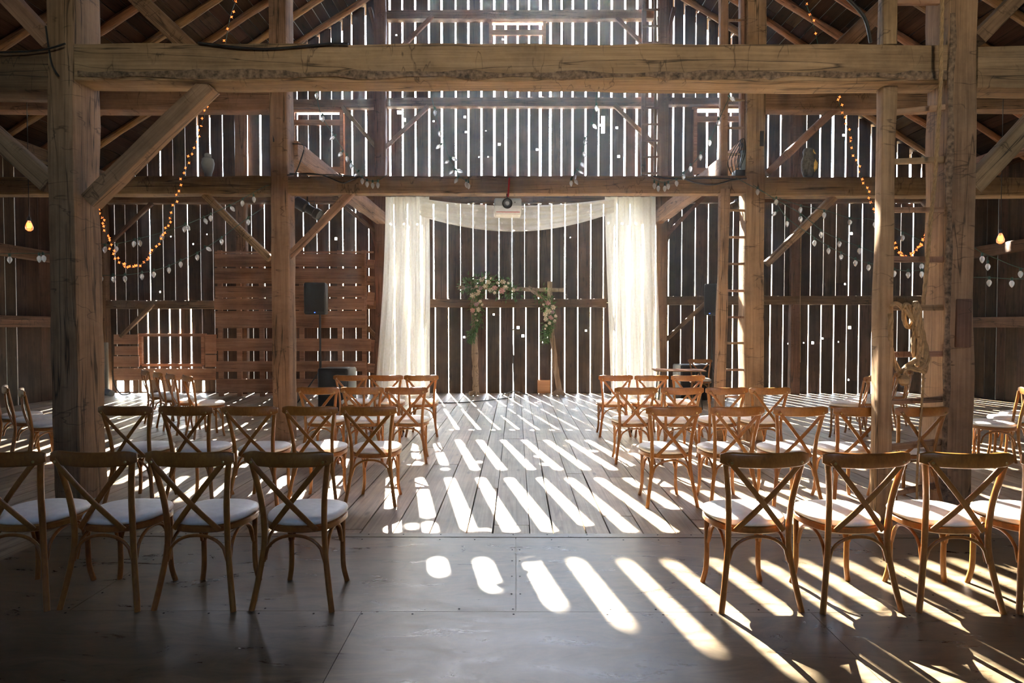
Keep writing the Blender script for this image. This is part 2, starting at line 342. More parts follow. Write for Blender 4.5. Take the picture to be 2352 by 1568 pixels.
holes = [hole_px(*p) for p in ((1190, 752, .03), (1201, 771, .03), (1346, 759, .022), (1247, 786, .016), (771.5, 548, .03), (1134, 722, .02), (1066, 774, .022), (1811, 789, .018), (1867, 787, .03), (1846, 787, .015), (1890, 777, .02), (1952, 752, .035), (1926, 785, .015), (1949.5, 872, .02), (1956, 536, .03), (1941, 652, .02), (1233.5, 343, .025), (1417, 293, .028), (1421, 359, .03), (1378.5, 287, .03), (1067.6, 268, .028), (1070, 303, .025), (1146.7, 331, .03), (996, 278, .02), (1100, 360, .015), (1121, 360, .015), (1116, 300, .012), (1155, 90, .02), (367, 670, .02), (443, 560, .018), (392, 543, .015), (475, 538, .014), (1028, 690, .014), (868, 700, .012), (1938, 310, .03), (2093, 350, .03), (1902, 440, .02), (660, 375, .02), (928, 275, .04), (1310, 545, .012), (965, 70, .02), (910, 80, .02))]
holes += [rect_px(682, 257, 779, 263), rect_px(1599, 249, 1706, 258), rect_px(1131, 51, 1247, 57)]
holes += [rect_px(a, 874, b, 899) for a, b in ((268, 285), (297, 306), (325, 340), (368, 376), (402, 409), (434, 446), (464, 471))]
holes += [rect_px(1381, 266, 1389, 306), rect_px(912, 253, 921, 262)]
def wallboards(mb, gaps, yref, z0, z1, wf):
    gs = [(at(p, yref, YW).x, w*YW/F*wf) for p, w in gaps]
    gs = [(XL, 0)]+[g for g in gs if XL+.05 < g[0] < XR-.05]+[(XR, 0)]
    for (a, wa), (b, wb) in zip(gs, gs[1:]):
        xa, xb = a+wa/2, b-wb/2
        top = min(z1, roofz((xa+xb)/2)+.1)
        if top <= z0: continue
        rects = [(xa, xb, z0, top)]
        for h in holes: rects = subtract(rects, h)
        yo = random.uniform(-.006, .006)
        for r in rects: mb.box2((r[0], YW+yo, r[2]), (r[1], YW+yo+.028, r[3]))
mb = MB()
ZA, ZB = 2.12, 4.42
wallboards(mb, gA, 828, -.3, ZA, .45); wallboards(mb, gB, 570, ZA+.002, ZB, .42); wallboards(mb, gC, 330, ZB+.002, 12, .68)
tag(mb.build('wall_back', M['board'], smooth=False), kind='structure')

def sidewall(name, x, gapf, s):
    mb = MB(); y = YF
    while y < YW-.02:
        w = random.uniform(.24, .33); y1 = min(YW, y+w); g = gapf()
        xo = random.uniform(-.006, .006)
        mb.box2((x+xo, y, -.3), (x+xo+.024*s, y1-g, 5.0)); y = y1
    tag(mb.build(name, M['board'], smooth=False), kind='structure')
sidewall('wall_left', XL, lambda: random.choice((.003, .006, .012, .016)), -1)
sidewall('wall_right', XR, lambda: random.choice((.002, .003, .005, .012)), 1)
# wall behind the photographer, with an unseen high opening added to light the beams
mb = MB(); x = XL
DX0, DX1, DZ0, DZ = .8, 2.6, 4.2, 5.6
while x < XR:
    x1 = min(XR, x+.3); t = roofz((x+x1)/2)
    rects = [(x, x1-.006, -.3, t)]
    for r in subtract(rects, (DX0, DX1, DZ0, DZ)): mb.box2((r[0], YF-.024, r[2]), (r[1], YF, r[3]))
    x = x1
tag(mb.build('wall_front', M['board'], smooth=False), kind='structure')
# roof: overlapping sheathing boards and a metal skin on top
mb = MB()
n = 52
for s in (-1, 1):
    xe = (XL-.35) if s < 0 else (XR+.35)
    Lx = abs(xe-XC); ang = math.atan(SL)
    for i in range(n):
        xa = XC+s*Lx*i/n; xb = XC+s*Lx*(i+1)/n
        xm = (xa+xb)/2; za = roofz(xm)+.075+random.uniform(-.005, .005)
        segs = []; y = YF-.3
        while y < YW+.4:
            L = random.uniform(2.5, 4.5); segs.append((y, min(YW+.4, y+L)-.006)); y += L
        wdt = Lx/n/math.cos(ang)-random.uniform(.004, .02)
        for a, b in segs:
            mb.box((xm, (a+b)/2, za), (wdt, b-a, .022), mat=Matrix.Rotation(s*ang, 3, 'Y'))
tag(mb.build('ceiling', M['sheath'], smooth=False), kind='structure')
mb = MB()
for s in (-1, 1):
    xe = (XL-.4) if s < 0 else (XR+.4); ang = math.atan(SL); Lx = abs(xe-XC)
    k = int(Lx/.07)
    for i in range(1):
        a, b = XC, xe
        mb.add([(a, YF-.4, roofz(a)+.12), (b, YF-.4, roofz(b)+.12), (b, YW+.5, roofz(b)+.12), (a, YW+.5, roofz(a)+.12),
                (a, YF-.4, roofz(a)+.125), (b, YF-.4, roofz(b)+.125), (b, YW+.5, roofz(b)+.125), (a, YW+.5, roofz(a)+.125)],
               [(0, 1, 2, 3), (4, 7, 6, 5), (0, 4, 5, 1), (1, 5, 6, 2), (2, 6, 7, 3), (3, 7, 4, 0)])
M['tin'] = plain('roof_tin', (.35, .36, .36), .5, metal=.6)
tag(mb.build('ceiling_tin_sheet', M['tin'], smooth=False), kind='structure')

# floor planks
mb = MB(); x = XL
while x < XR:
    w = random.choice((.18, .2, .22, .25, .28)); x1 = min(XR, x+w); y = YF+random.uniform(-3, 0)
    while y < YW+.02:
        L = random.uniform(2.2, 4.4); a, b = max(YF, y), min(YW+.02, y+L)
        if b > a:
            zo = random.uniform(-.003, 0)
            mb.box2((x, a, -.04+zo), (x1-random.uniform(.006, .013), b-.007, zo))
        y += L
    x = x1
tag(mb.build('floor', M['plank'], smooth=False), kind='structure')
mb = MB(); mb.box2((XL, YF, -.06), (XR, YW, -.042)); M['under'] = plain('subfloor', (.01, .008, .006), .9)
tag(mb.build('floor_underlay', M['under'], smooth=False), kind='structure')
# plywood sheets
PY1 = 4.45; mb = MB()
def sheet(x0, x1, y0, y1): mb.box2((x0+.0015, y0+.0015, .001), (x1-.0015, y1-.0015, .014))
PX0, PX1 = -3.42, 3.6
for k, (y0, y1, xs) in enumerate(((3.28, PY1, (PX0, -2.44, 0, 2.44, PX1)), (2.06, 3.28, (PX0, -3.28, -.84, 1.6, PX1)), (.84, 2.06, (PX0, -2.44, 0, 2.44, PX1)), (-.38, .84, (PX0, -.84, 1.6, PX1)), (-1.6, -.38, (PX0, -2.44, 0, 2.44, PX1)), (-2.82, -1.6, (PX0, -.84, 1.6, PX1)))):
    for a, b in zip(xs, xs[1:]): sheet(a, b, y0, y1)
tag(mb.build('floor_plywood', M['ply'], smooth=False), kind='structure')
mb = MB(); mb.box2((PX0, PY1, .001), (PX1, PY1+.075, .017)); tag(mb.build('trim_1', M['ply'], smooth=False), kind='structure')
mb = MB()
for yy in (3.31, 3.25, 4.40, 4.5, 2.4):
    for k in range(26):
        xx = PX0+.15+k*.27
        if random.random() < .75: mb.lathe([(.006, 0), (.005, .002)], (xx+random.uniform(-.02, .02), yy, .0138 if yy < 4.45 else .0168), 8)
for yy in (3.5, 3.75, 4.0, 4.2):
    for xx in (-.025, .025, -2.41, 2.41): mb.lathe([(.006, 0), (.005, .002)], (xx, yy, .0138), 8)
tag(mb.build('floor_screw_heads', M['under']), kind='structure')
# outside ground
mb = MB(); mb.box2((-150, -120, -.9), (150, 150, -.6)); tag(mb.build('ground', M['ground'], smooth=False), kind='structure')

# ------------------------------------------------------------------ rafters
def rafter(Y, s, k):
    side = 'left' if s < 0 else 'right'
    xe = XL-.1 if s < 0 else XR+.1
    o = timber('rafter', (xe, Y, roofz(xe)-.015), (XC+s*.02, Y, RIDGE-.04), .13, .14, 'rafter',
           'round pole rafter under the %s roof slope, %s from the back wall' % (side, k), 'rafter', 'pole rafters under the %s roof slope' % side, up=(0, 1, 0), rough=.02, pole=True)
ORD = ['nearest', 'second', 'third', 'fourth', 'fifth', 'sixth', 'seventh', 'eighth', 'ninth', 'tenth', 'eleventh', 'twelfth', 'thirteenth', 'fourteenth', 'fifteenth', 'sixteenth', 'seventeenth']
for i in range(15):
    for s in (-1, 1): rafter(14.0-i*.86, s, ORD[i])

# ------------------------------------------------------------------ front bent (Y about 5.4)
Y1, Y1b = 5.33, 5.64
def post(name, x0, x1, ya, yb, z1, label, mat='beam', z0=0, cat='post', group=None, rough=.012):
    return timber(name, ((x0+x1)/2, (ya+yb)/2, z0), ((x0+x1)/2, (ya+yb)/2, z1), x1-x0, yb-ya, mat, label, cat, group, up=(0, 1, 0), rough=rough)
post('timber_post', -4.07, -3.84, 5.33, 5.68, 8.4, 'thick hewn timber post in the left foreground, behind the front row of chairs', rough=.018)
post('timber_post', 3.73, 3.98, 5.33, 5.63, 8.4, 'thick hewn timber post in the right foreground, beside the near ladder', rough=.018)
mbk = MB()
for k in range(2):
    pts = [Vector((3.745+random.uniform(-.012, .012), 5.325, z*.25)) for z in range(0, 18)]
mbk.sweep(pts, rrect(.05, .03, .012), up=(0, 1, 0), scl=[1+.3*math.sin(i*1.7) for i in range(18)])
bk = mbk.build('bark_edge', M['bark'], bpy.data.objects['timber_post.001']); bk.matrix_parent_inverse = bpy.data.objects['timber_post.001'].matrix_world.inverted()
# mortise patch on the right post
m_ = MB(); p = at(2218, 742, 5.31); m_.rbox((p.x-.01, 5.325, p.z), (.13, .035, .42), .008)
recentre(tag(m_.build('wood_block', M['oldbeam']), 'weathered wood block fixed to the front of the right foreground post', 'block'))
zt0, zt1 = 3.71, 4.03
timber('tie_beam', (-3.84, (5.33+5.6)/2, (zt0+zt1)/2), (3.73, (5.33+5.6)/2, (zt0+zt1)/2-.03), .27, zt1-zt0, 'beam', 'massive tie beam across the foreground between the two front posts', rough=.014)
# wany bark strip along the beam's lower front edge
m_ = MB(); pts = [Vector((-3.8+i*.15, 5.328+random.uniform(-.006, .004), zt0+.045-.03*i/50+random.uniform(-.008, .008))) for i in range(51)]
m_.sweep(pts, rrect(.03, .065, .01), scl=[(1, random.uniform(.35, 1.35)) for _ in pts])
b_ = m_.build('bark_edge', M['bark']); tb = bpy.data.objects['tie_beam']; b_.parent = tb; b_.matrix_parent_inverse = tb.matrix_world.inverted()
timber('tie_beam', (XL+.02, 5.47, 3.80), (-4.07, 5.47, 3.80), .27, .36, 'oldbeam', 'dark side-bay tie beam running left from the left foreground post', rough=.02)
timber('tie_beam', (3.98, 5.47, 3.80), (XR-.02, 5.47, 3.80), .27, .36, 'beam', 'side-bay tie beam running right from the right foreground post', rough=.014)
def brace(a, b, Y, w, d, label, mat='beam', name='brace', Yb=None, ext=.12):
    p, q = at(a[0], a[1], Y), at(b[0], b[1], Yb or Y); e = (q-p).normalized()*ext
    return timber(name, p-e, q+e, w, d, mat, label, 'brace', 'diagonal braces of the timber frame', up=(0, 1, 0), rough=.008)
brace((232, 442), (462, 218), 5.45, .15, .13, 'diagonal brace from the left foreground post up to the tie beam, right side')
brace((95, 405), (-110, 225), 5.45, .16, .13, 'diagonal brace from the left foreground post up to the dark side beam')
brace((2250, 410), (2430, 215), 5.45, .16, .13, 'diagonal brace from the right foreground post up to the side beam')
brace((100, 80), (-20, -50), 5.45, .14, .13, 'diagonal brace above the side beam, left of the left foreground post')
brace((2262, 70), (2380, -50), 5.45, .13, .13, 'diagonal brace above the side beam, right of the right foreground post')

# ------------------------------------------------------------------ second bent (Y about 8.4)
post('timber_post', -3.335, -3.10, 8.3, 8.58, 9.1, 'hewn middle post left of the aisle, rising past the projector beam')
post('timber_post', 3.12, 3.37, 8.3, 8.58, 9.1, 'hewn middle post right of the aisle, beside the slim ladder')
zb0, zb1 = 3.37, 3.61
timber('cross_beam', (-3.10, 8.40, (zb0+zb1)/2), (3.12, 8.40, (zb0+zb1)/2-.01), .19, zb1-zb0, 'beam', 'hewn cross beam carrying the projector between the middle posts')
timber('cross_beam', (XL+.02, 8.42, 3.485), (-3.335, 8.42, 3.485), .22, .24, 'beam', 'lower cross beam in the left side bay, left of the middle post')
timber('cross_beam', (3.37, 8.42, 3.46), (XR-.02, 8.42, 3.46), .22, .25, 'beam', 'lower cross beam in the right side bay, carrying the owl decoy')
timber('cross_beam', (XL+.02, 8.44, 4.65), (-3.335, 8.44, 4.63), .22, .26, 'beam', 'upper cross beam in the left side bay, left of the middle post')
timber('cross_beam', (3.37, 8.44, 4.62), (XR-.02, 8.44, 4.64), .22, .26, 'beam', 'upper cross beam in the right side bay, above the owl decoy')
brace((486, 462), (606, 580), 8.42, .095, .1, 'diagonal brace under the cross beam, left of the left middle post')
brace((795, 455), (668, 588), 8.42, .10, .1, 'diagonal brace under the projector beam, right of the left middle post')
brace((1900, 468), (1775, 592), 8.42, .10, .1, 'diagonal brace under the cross beam, right of the right middle post')
brace((1905, 262), (1775, 385), 8.42, .10, .1, 'diagonal brace right of the right middle post, above the owl beam')
brace((300, -20), (520, 190), 8.5, .22, .18, 'heavy diagonal strut rising to the left roof, behind the tie beam')
brace((2130, -80), (1850, 190), 8.5, .22, .18, 'heavy diagonal strut rising to the right roof, behind the tie beam')
# lengthwise girders from the middle posts to the back wall
timber('lengthwise_beam', (-3.15, 8.58, 4.03), (-3.07, 13.9, 4.03), .2, .27, 'beam', 'lengthwise beam from the left middle post back to the rear wall post')
timber('lengthwise_beam', (3.24, 8.58, 4.03), (3.24, 13.9, 4.03), .2, .27, 'beam', 'lengthwise beam from the right middle post back to the rear wall post')
timber('lengthwise_beam', (9.75, YF, 5.0), (9.75, YW-.1, 5.0), .2, .24, 'beam', 'eave beam along the top of the right side wall')
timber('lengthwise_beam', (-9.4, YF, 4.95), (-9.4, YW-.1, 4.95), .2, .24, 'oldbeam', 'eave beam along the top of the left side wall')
# mortise plugs in the middle posts
for nm, px, s in (('left', 631, 'timber_post.002'), ('right', 1750, 'timber_post.003')):
    m_ = MB(); p = at(px, 309 if nm == 'left' else 318, 8.295); m_.box((p.x, 8.296, p.z), (.05, .012, .2)); o = m_.build('mortise', M['under'], smooth=False)
    po = bpy.data.objects[s]; o.parent = po; o.matrix_parent_inverse = po.matrix_world.inverted()

# ------------------------------------------------------------------ rear wall framing (Y about 14)
YB = 14.16
def hgirt(px0, px1, py, hpx, label, Y=YB, d=.2, mat='oldbeam', name='wall_girt', cat='beam', group='girts on the back wall', rough=.008):
    a = at(px0, py, Y); b = at(px1, py, Y)
    return timber(name, (a.x, Y, a.z), (b.x, Y, a.z), d, hpx*Y/F, mat, label, cat, group, rough=rough)
for nm, px in (('left', 876), ('right', 1519)):
    x = at(px, 600, 14.0).x
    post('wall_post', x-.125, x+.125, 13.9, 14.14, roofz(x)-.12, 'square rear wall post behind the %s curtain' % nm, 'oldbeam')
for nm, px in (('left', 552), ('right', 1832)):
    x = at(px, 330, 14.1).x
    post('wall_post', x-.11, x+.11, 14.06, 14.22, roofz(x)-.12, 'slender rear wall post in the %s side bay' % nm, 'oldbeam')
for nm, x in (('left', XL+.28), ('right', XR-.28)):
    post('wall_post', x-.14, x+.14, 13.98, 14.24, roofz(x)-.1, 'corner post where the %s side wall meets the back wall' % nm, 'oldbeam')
hgirt(985, 1392, 696, 19, 'rough horizontal girt behind the flower arch, between the curtains', rough=.012)
hgirt(1526, 2150, 690, 20, 'horizontal girt on the back wall right of the curtains')
hgirt(245, 868, 700, 19, 'horizontal girt on the back wall left of the curtains')
hgirt(240, 2150, 441, 54, 'long horizontal girt on the back wall just below the projector beam')
hgirt(672, 862, 240, 19, 'upper girt above the left loft hatch')
hgirt(890, 1505, 238, 20, 'upper girt across the middle of the gable wall')
hgirt(1531, 1725, 235, 16, 'upper girt above the right loft hatch')
hgirt(890, 1500, 38, 20, 'highest girt across the gable wall')
for a, b, lab in (((795, 255), (858, 330), 'thin brace left of the left rear wall post, beside the loft hatch'),
                  ((892, 332), (975, 252), 'thin brace right of the left rear wall post, below the upper girt'),
                  ((1420, 250), (1500, 330), 'thin brace left of the right rear wall post, below the upper girt'),
                  ((930, 100), (985, 45), 'thin brace below the highest girt, left end'),
                  ((1425, 50), (1480, 105), 'thin brace below the highest girt, right end'),
                  ((785, 470), (860, 530), 'thin brace left of the left curtain, below the projector beam'),
                  ((845, 490), (872, 590), 'short steep brace beside the left curtain'),
                  ((1610, 458), (1535, 535), 'thin brace right of the right curtain, below the projector beam'),
                  ((1545, 490), (1524, 585), 'short steep brace beside the right curtain'),
                  ((1610, 705), (1532, 778), 'thin brace below the girt right of the right curtain'),
                  ((345, 705), (285, 765), 'thin brace below the girt in the far left corner'),
                  ((340, 475), (258, 552), 'brace high in the far left corner'),
                  ((2125, 470), (2180, 540), 'brace high in the far right corner'),
                  ((852, 30), (866, 95), 'steep strut beside the left rear wall post near the roof'),
                  ((1546, 30), (1532, 95), 'steep strut beside the right rear wall post near the roof'),
                  ((838, 745), (862, 770), 'short brace low behind the slatted panel')):
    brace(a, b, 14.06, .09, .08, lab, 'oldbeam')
# side-wall framing
for nm, x, s in (('left', XL+.13, 1), ('right', XR-.13, -1)):
    for zz, lab in ((1.66, 'lower'), (3.02 if s > 0 else 3.2, 'upper')):
        timber('wall_girt', (x, YF, zz), (x, YW-.3, zz), .2, .22, 'oldbeam', '%s horizontal girt along the %s side wall' % (lab, nm), 'beam', 'girts on the side walls')
    for yy, w in ((5.48, 'foreground'), (8.44, 'middle')):
        post('wall_post', x-.12, x+.12, yy-.12, yy+.12, 4.85, '%s side wall post at the %s frame' % (nm, w), 'oldbeam')

# loft hatches in the gable wall
def hatch(n, x0, y0, x1, y1, low=False):
    r = rect_px(x0, y0, x1, y1, 14.25); root = empty('window_%d' % n, ((r[0]+r[1])/2, 14.24, r[2])); tag(root, kind='structure')
    ox, oz = (r[0]+r[1])/2, r[2]; w = r[1]-r[0]; h = r[3]-r[2]
    for nm, c, d in (('jamb', (-w/2, 0, h/2), (.07, .07, h)), ('jamb', (w/2, 0, h/2), (.07, .07, h)), ('header', (0, 0, h+.03), (w+.14, .07, .07)), ('sill' if low else 'rail', (0, 0, 0 if low else .1), (w-.05, .06, .06 if low else .12)))+(() if low else (('rail', (0, 0, h-.24), (w-.05, .06, .12)),)):
        m_ = MB(); m_.box(c, d); m_.build(nm, M['slat'], root, smooth=False)
hatch(1, 674, 258, 786, 400); hatch(2, 1597, 250, 1708, 402); hatch(3, 1127, 52, 1250, 190); hatch(4, 325, 772, 468, 838, True)

# horizontally slatted pallet-wood panel, left of the curtains
root = empty('slatted_panel', (at(675, 905, 13.55).x, 13.55, 0), label='tall slatted panel of horizontal pallet boards behind the left speaker', cat='panel')
ox = root.location.x
k = 0
for y0, y1, sx0, sx1 in ((577, 581, 493, 858), (583, 612, 493, 838), (616, 651, 493, 838), (657, 683, 495, 838), (685, 711, 493, 838), (714, 753, 495, 840), (777, 806, 497, 852), (829, 853, 497, 840), (870, 901, 497, 840)):
    a = at(sx0, y0, 13.55); b = at(sx1, y1, 13.55); m_ = MB()
    m_.box(((a.x+b.x)/2-ox, random.uniform(-.01, .01), (a.z+b.z)/2), (b.x-a.x, .028, a.z-b.z), mat=Matrix.Rotation(random.uniform(-.003, .003), 3, 'Y'))
    m_.build('slat', M['slat'], root, smooth=False)
for px in (505, 548, 600, 692, 780, 836):
    a = at(px, 575, 13.6); b = at(px, 905, 13.6); m_ = MB(); m_.box2((a.x-.05-ox, .02, 0), (a.x+.05-ox, .07, a.z)); m_.build('upright', M['slat'], root, smooth=False)
for y0, y1 in ((595, 615), (633, 655), (670, 700), (780, 808), (835, 856)):
    a = at(842, y0, 13.55); b = at(856, y1, 13.55); m_ = MB(); m_.box(((a.x+b.x)/2-ox, .1, (a.z+b.z)/2), (.16, .03, a.z-b.z), mat=Matrix.Rotation(.12, 3, 'Y')); m_.build('return_slat', M['slat'], root, smooth=False)
# repair planks low in the far left corner
def plank(px0, px1, y0, y1, label, Y=14.08, rot=0):
    a = at(px0, y0, Y); b = at(px1, y1, Y); m_ = MB(); m_.box((0, 0, (a.z-b.z)/2), (b.x-a.x, .03, a.z-b.z))
    o = m_.build('wall_plank', M['slat'], smooth=False, loc=((a.x+b.x)/2, Y, b.z)); tag(o, label, 'plank', 'repair planks on the back wall'); return o
plank(262, 495, 846, 872, 'long pale plank low on the back wall behind the left angled chairs')
plank(262, 318, 768, 790, 'dark short plank left of the low hatch, uppermost of three')
plank(264, 318, 795, 815, 'reddish short plank left of the low hatch, middle of three')
plank(262, 320, 818, 842, 'dark short plank left of the low hatch, lowest of three')
plank(472, 497, 768, 812, 'dark short plank between the low hatch and the slatted panel, upper')
plank(472, 497, 815, 842, 'pale short plank between the low hatch and the slatted panel, lower')
m_ = MB(); a = at(245, 905, 13.8); m_.tube([(a.x, 13.8, 0), (a.x, 13.8, 1.2)], .05, 12); m_.tube([(a.x-.3, 13.7, .1), (a.x, 13.75, .1), (a.x+.25, 13.6, .06)], .07, 12)
tag(m_.build('drain_pipe', M['grey']), 'grey pipe with an elbow at the floor in the far left corner', 'pipe')

# ------------------------------------------------------------------ ladders
def ladder(name, rails, rungs, rr, label, mat='beam'):
    root = empty(name, (rails[0][0][0], rails[0][0][1], 0), label=label, cat='ladder'); o0 = root.location.copy()
    for p0, p1, w, d in rails:
        t = timber('rail', Vector(p0)-o0, Vector(p1)-o0, w, d, mat, up=(0, 1, 0), rough=.012); t.parent = root
    for a, b in rungs:
        t = timber('rung', Vector(a)-o0, Vector(b)-o0, rr[0], rr[1], mat, rough=.004, rnd=.008); t.parent = root
    return root
# near right ladder, leaning up under the tie beam
top, bot = at(2037, 212, 5.5), at(2018, 1196, 4.93)
bot.z = 0
rungs = []
for y in (260, 372, 483, 595, 705, 814, 924, 1030, 1139):
    t = (y-212)/(1196-212); p = top.lerp(bot, t); z = at(2090, y, p.y+.05).z
    rungs.append(((p.x+.03, p.y+.05, z), (3.74, 5.38, z)))
ladder('ladder', [(tuple(bot), (top.x, top.y, 3.70), .125, .11)], rungs, (.04, .05), 'rough pole ladder with wide rungs beside the right foreground post')
p = at(2038, 60, 5.45); ladder('ladder', [((p.x, 5.46, 4.03), (p.x, 5.46, 7), .12, .11)], [((p.x, 5.46, z), (3.74, 5.46, z)) for z in (4.42, 4.83, 5.3, 5.7)], (.04, .05), 'upper length of rough ladder standing on the foreground tie beam')
# slim ladder between rail and right middle post
a, b = at(1652, 1012, 8.32), at(1664, 455, 8.32)
ladder('ladder', [((a.x, 8.34, 0), (b.x, 8.34, 3.42), .125, .12)], [((b.x-.02, 8.34, z), (3.13, 8.36, z)) for z in (3.14, 2.78, 2.42, 2.05, 1.69, 1.34, .97, .6, .24)], (.04, .03), 'slim wooden ladder against the right middle post')
ladder('ladder', [((2.83, 8.40, 3.61), (2.79, 8.40, 8), .10, .1), ((3.09, 8.44, 3.61), (3.06, 8.44, 8), .05, .1)], [((2.83, 8.40, z), (3.12, 8.40, z)) for z in (3.91, 4.27, 4.64, 5.35, 5.72, 6.1)], (.035, .03), 'upper slim ladder standing on the projector beam near the right middle post')
x0, x1 = at(1478, 300, 13.95).x, at(1504, 300, 13.95).x
ladder('ladder', [((x0, 13.95, 3.9), (x0, 13.95, 9.5), .10, .06), ((x1, 13.95, 3.9), (x1, 13.95, 9.5), .06, .06)], [((x0-.05, 13.9, z), (x1+.08, 13.9, z)) for z in [4.3+.365*i for i in range(14)]], (.03, .05), 'dark ladder fixed high on the gable wall left of the right rear post', 'oldbeam')

# ------------------------------------------------------------------ chairs
def outline(k, z, n=40):
    pts = []
    for i in range(n):
        a = 2*PI*i/n; c, s = math.cos(a), math.sin(a)
        x = math.copysign(abs(c)**.78, c)*.212; y = math.copysign(abs(s)**.78, s)*.205
        x *= 1+.35*y
        pts.append(Vector((x*k, .02+y*k, z)))
    return pts
def make_chair():
    root = empty('crossback_chair')
    m_ = MB(); m_.loft([outline(.94, .412), outline(1.0, .42), outline(1.0, .445), outline(.95, .452)]); m_.build('seat_frame', M['chair'], root)
    m_ = MB(); m_.loft([outline(.93, .452), outline(1.0, .462), outline(1.015, .474), outline(.99, .486), outline(.9, .496), outline(.7, .503), outline(.35, .507), outline(.05, .508)]); m_.build('seat_cushion', M['cushion'], root, angle=80)
    circ = [(math.cos(2*PI*k/10), math.sin(2*PI*k/10)) for k in range(10)]
    for s in (-1, 1):
        pts = spline([(s*.222, -.225, 0), (s*.196, -.20, .15), (s*.172, -.178, .32), (s*.168, -.178, .45), (s*.176, -.195, .6), (s*.196, -.22, .74), (s*.212, -.235, .83)], 4)
        m_ = MB(); m_.sweep(pts, [(.0165*a, .015*b) for a, b in circ], up=(0, 1, 0)); m_.build('leg', M['chair'], root, angle=60)
        pts = spline([(s*.178, .185, 0), (s*.160, .172, .1), (s*.158, .168, .25), (s*.162, .168, .42)], 4)
        m_ = MB(); m_.sweep(pts, [(.0155*a, .015*b) for a, b in circ], up=(0, 1, 0)); m_.build('leg', M['chair'], root, angle=60)
    # top rail
    pts = []; sc = []
    for i in range(17):
        x = -.243+.486*i/16; q = (x/.243)**2
        pts.append((x, -.238-.038*(1-q), .838+.008*q)); e = min(1, .55+min(i, 16-i)*.3); sc.append((e, .5+.5*min(1, min(i, 16-i)*.6+.15)))
    m_ = MB(); m_.sweep(pts, rrect(.026, .082, .012), up=(0, 0, 1), scl=sc); m_.build('top_rail', M['chair'], root, angle=50)
    # crossed back slats
    for s in (-1, 1):
        pts = [Vector((s*(.205-.335*t), -.262+.075*t-.02*math.sin(PI*t)+(.006*s), .838-.40*t)) for t in [i/10 for i in range(11)]]
        m_ = MB(); m_.sweep(pts, rrect(.030, .011, .004), up=(0, 1, 0)); sl = m_.build('cross_slat', M['chair'], root, angle=50)
        for t in (0, 10):
            q = pts[t] if t else pts[0]
            b = MB(); b.lathe([(.008, 0), (.008, .002), (.004, .005)], (q.x+(-s*.012 if t == 0 else s*.012), q.y-.004 if t else q.y-.008, q.z+(-.012 if t == 0 else .012)), 10, Matrix.Rotation(PI/2, 3, 'X')); b.build('bolt', M['steel'], sl)
    # bentwood arches under the seat
    def arch(a, b, n=12, drop=.17):
        a, b = Vector(a), Vector(b); pts = []
        for i in range(n+1):
            t = i/n; u = 2*t-1; h = math.sqrt(max(0, 1-abs(u)**2.3)); p = a.lerp(b, t); pts.append(Vector((p.x, p.y, .255+.145*h)))
        return pts
    for a, b in (((-.182, -.18, 0), (.182, -.18, 0)), ((-.16, .165, 0), (.16, .165, 0)), ((-.172, -.17, 0), (-.158, .16, 0)), ((.172, -.17, 0), (.158, .16, 0))):
        A, B = Vector(a), Vector(b); ins = (B-A).normalized()*.012
        m_ = MB(); m_.tube(arch(A+ins, B-ins, 16), .0095, 8, up=(0, 1, 0) if abs(A.y-B.y) < .05 else (1, 0, 0)); m_.build('arch_brace', M['chair'], root, angle=60)
    return root
proto = make_chair(); proto_used = [False]
def dup(root):
    r = root.copy(); COL.objects.link(r)
    for ch in root.children:
        c = ch.copy(); COL.objects.link(c); c.parent = r
        for g in ch.children:
            d = g.copy(); COL.objects.link(d); d.parent = c
    return r
def chair(x, y, rz, label, group, z=0):
    r = dup(proto) if proto_used[0] else proto
    proto_used[0] = True
    r.location = (x, y, z); r.rotation_euler = (0, 0, rz); tag(r, label, 'chair', group)
    return r
SY = (3.24, 5.2, 6.85, 8.55)          # depth of the rail of each row
POS = ['on the aisle', 'second from the aisle', 'third from the aisle', 'fourth from the aisle', 'fifth from the aisle']
RN = ['nearest row', 'second row from the camera', 'third row from the camera', 'farthest row']
def row(r, side, spans, yaws=None):
    Y = SY[r]
    for i, (a, b) in enumerate(spans):
        py = 749+ .70*F/Y
        x = at((a+b)/2, py, Y).x
        yw = R((yaws[i] if yaws else 0))
        z = .014 if r == 0 and PX0 < x < PX1 else 0
        chair(x-math.sin(yw)*.26+0, Y+.262*math.cos(yw), yw, 'cross-back chair, %s, %s, %s block' % (POS[i], RN[r], side), 'cross-back chairs in rows %s of the aisle' % side, z)
row(0, 'left', [(555, 765), (325, 537), (105, 312), (-112, 105)], [-2, -2, -3, -2])
row(0, 'right', [(1653, 1868), (1887, 2105), (2123, 2328), (2350, 2560)], [3, 4, -2, 3])
row(1, 'left', [(780, 910), (645, 775), (507, 637), (358, 488), (219, 349)], [-2, -3, -2, -4, -3])
row(1, 'right', [(1480, 1619), (1628, 1764), (1774, 1910), (1913, 2049), (2054, 2190)], [4, 6, 5, 4, 5])
row(2, 'left', [(883, 982), (783, 879), (679, 778)], [0, 3, -2])
row(2, 'right', [(1412, 1511), (1519, 1618), (1622, 1720), (1723, 1818)], [2, 2, 4, 6])
row(3, 'left', [(927, 1007), (846, 925), (766, 843)], [2, 1, 0])
row(3, 'right', [(1375, 1455), (1457, 1538), (1541, 1622)], [4, 4, 4])
def cl(x, y, ang, label, group): chair(x, y, R(ang), label, group)
AN = ['nearest', 'second nearest', 'third', 'farthest']
for i, (x, y) in enumerate(((-4.42, 8.66), (-4.84, 8.98), (-5.24, 9.34), (-5.66, 9.72))):
    cl(x, y, -48, 'angled cross-back chair in the left side bay, %s of four' % AN[i], 'angled chairs in the left side bay')
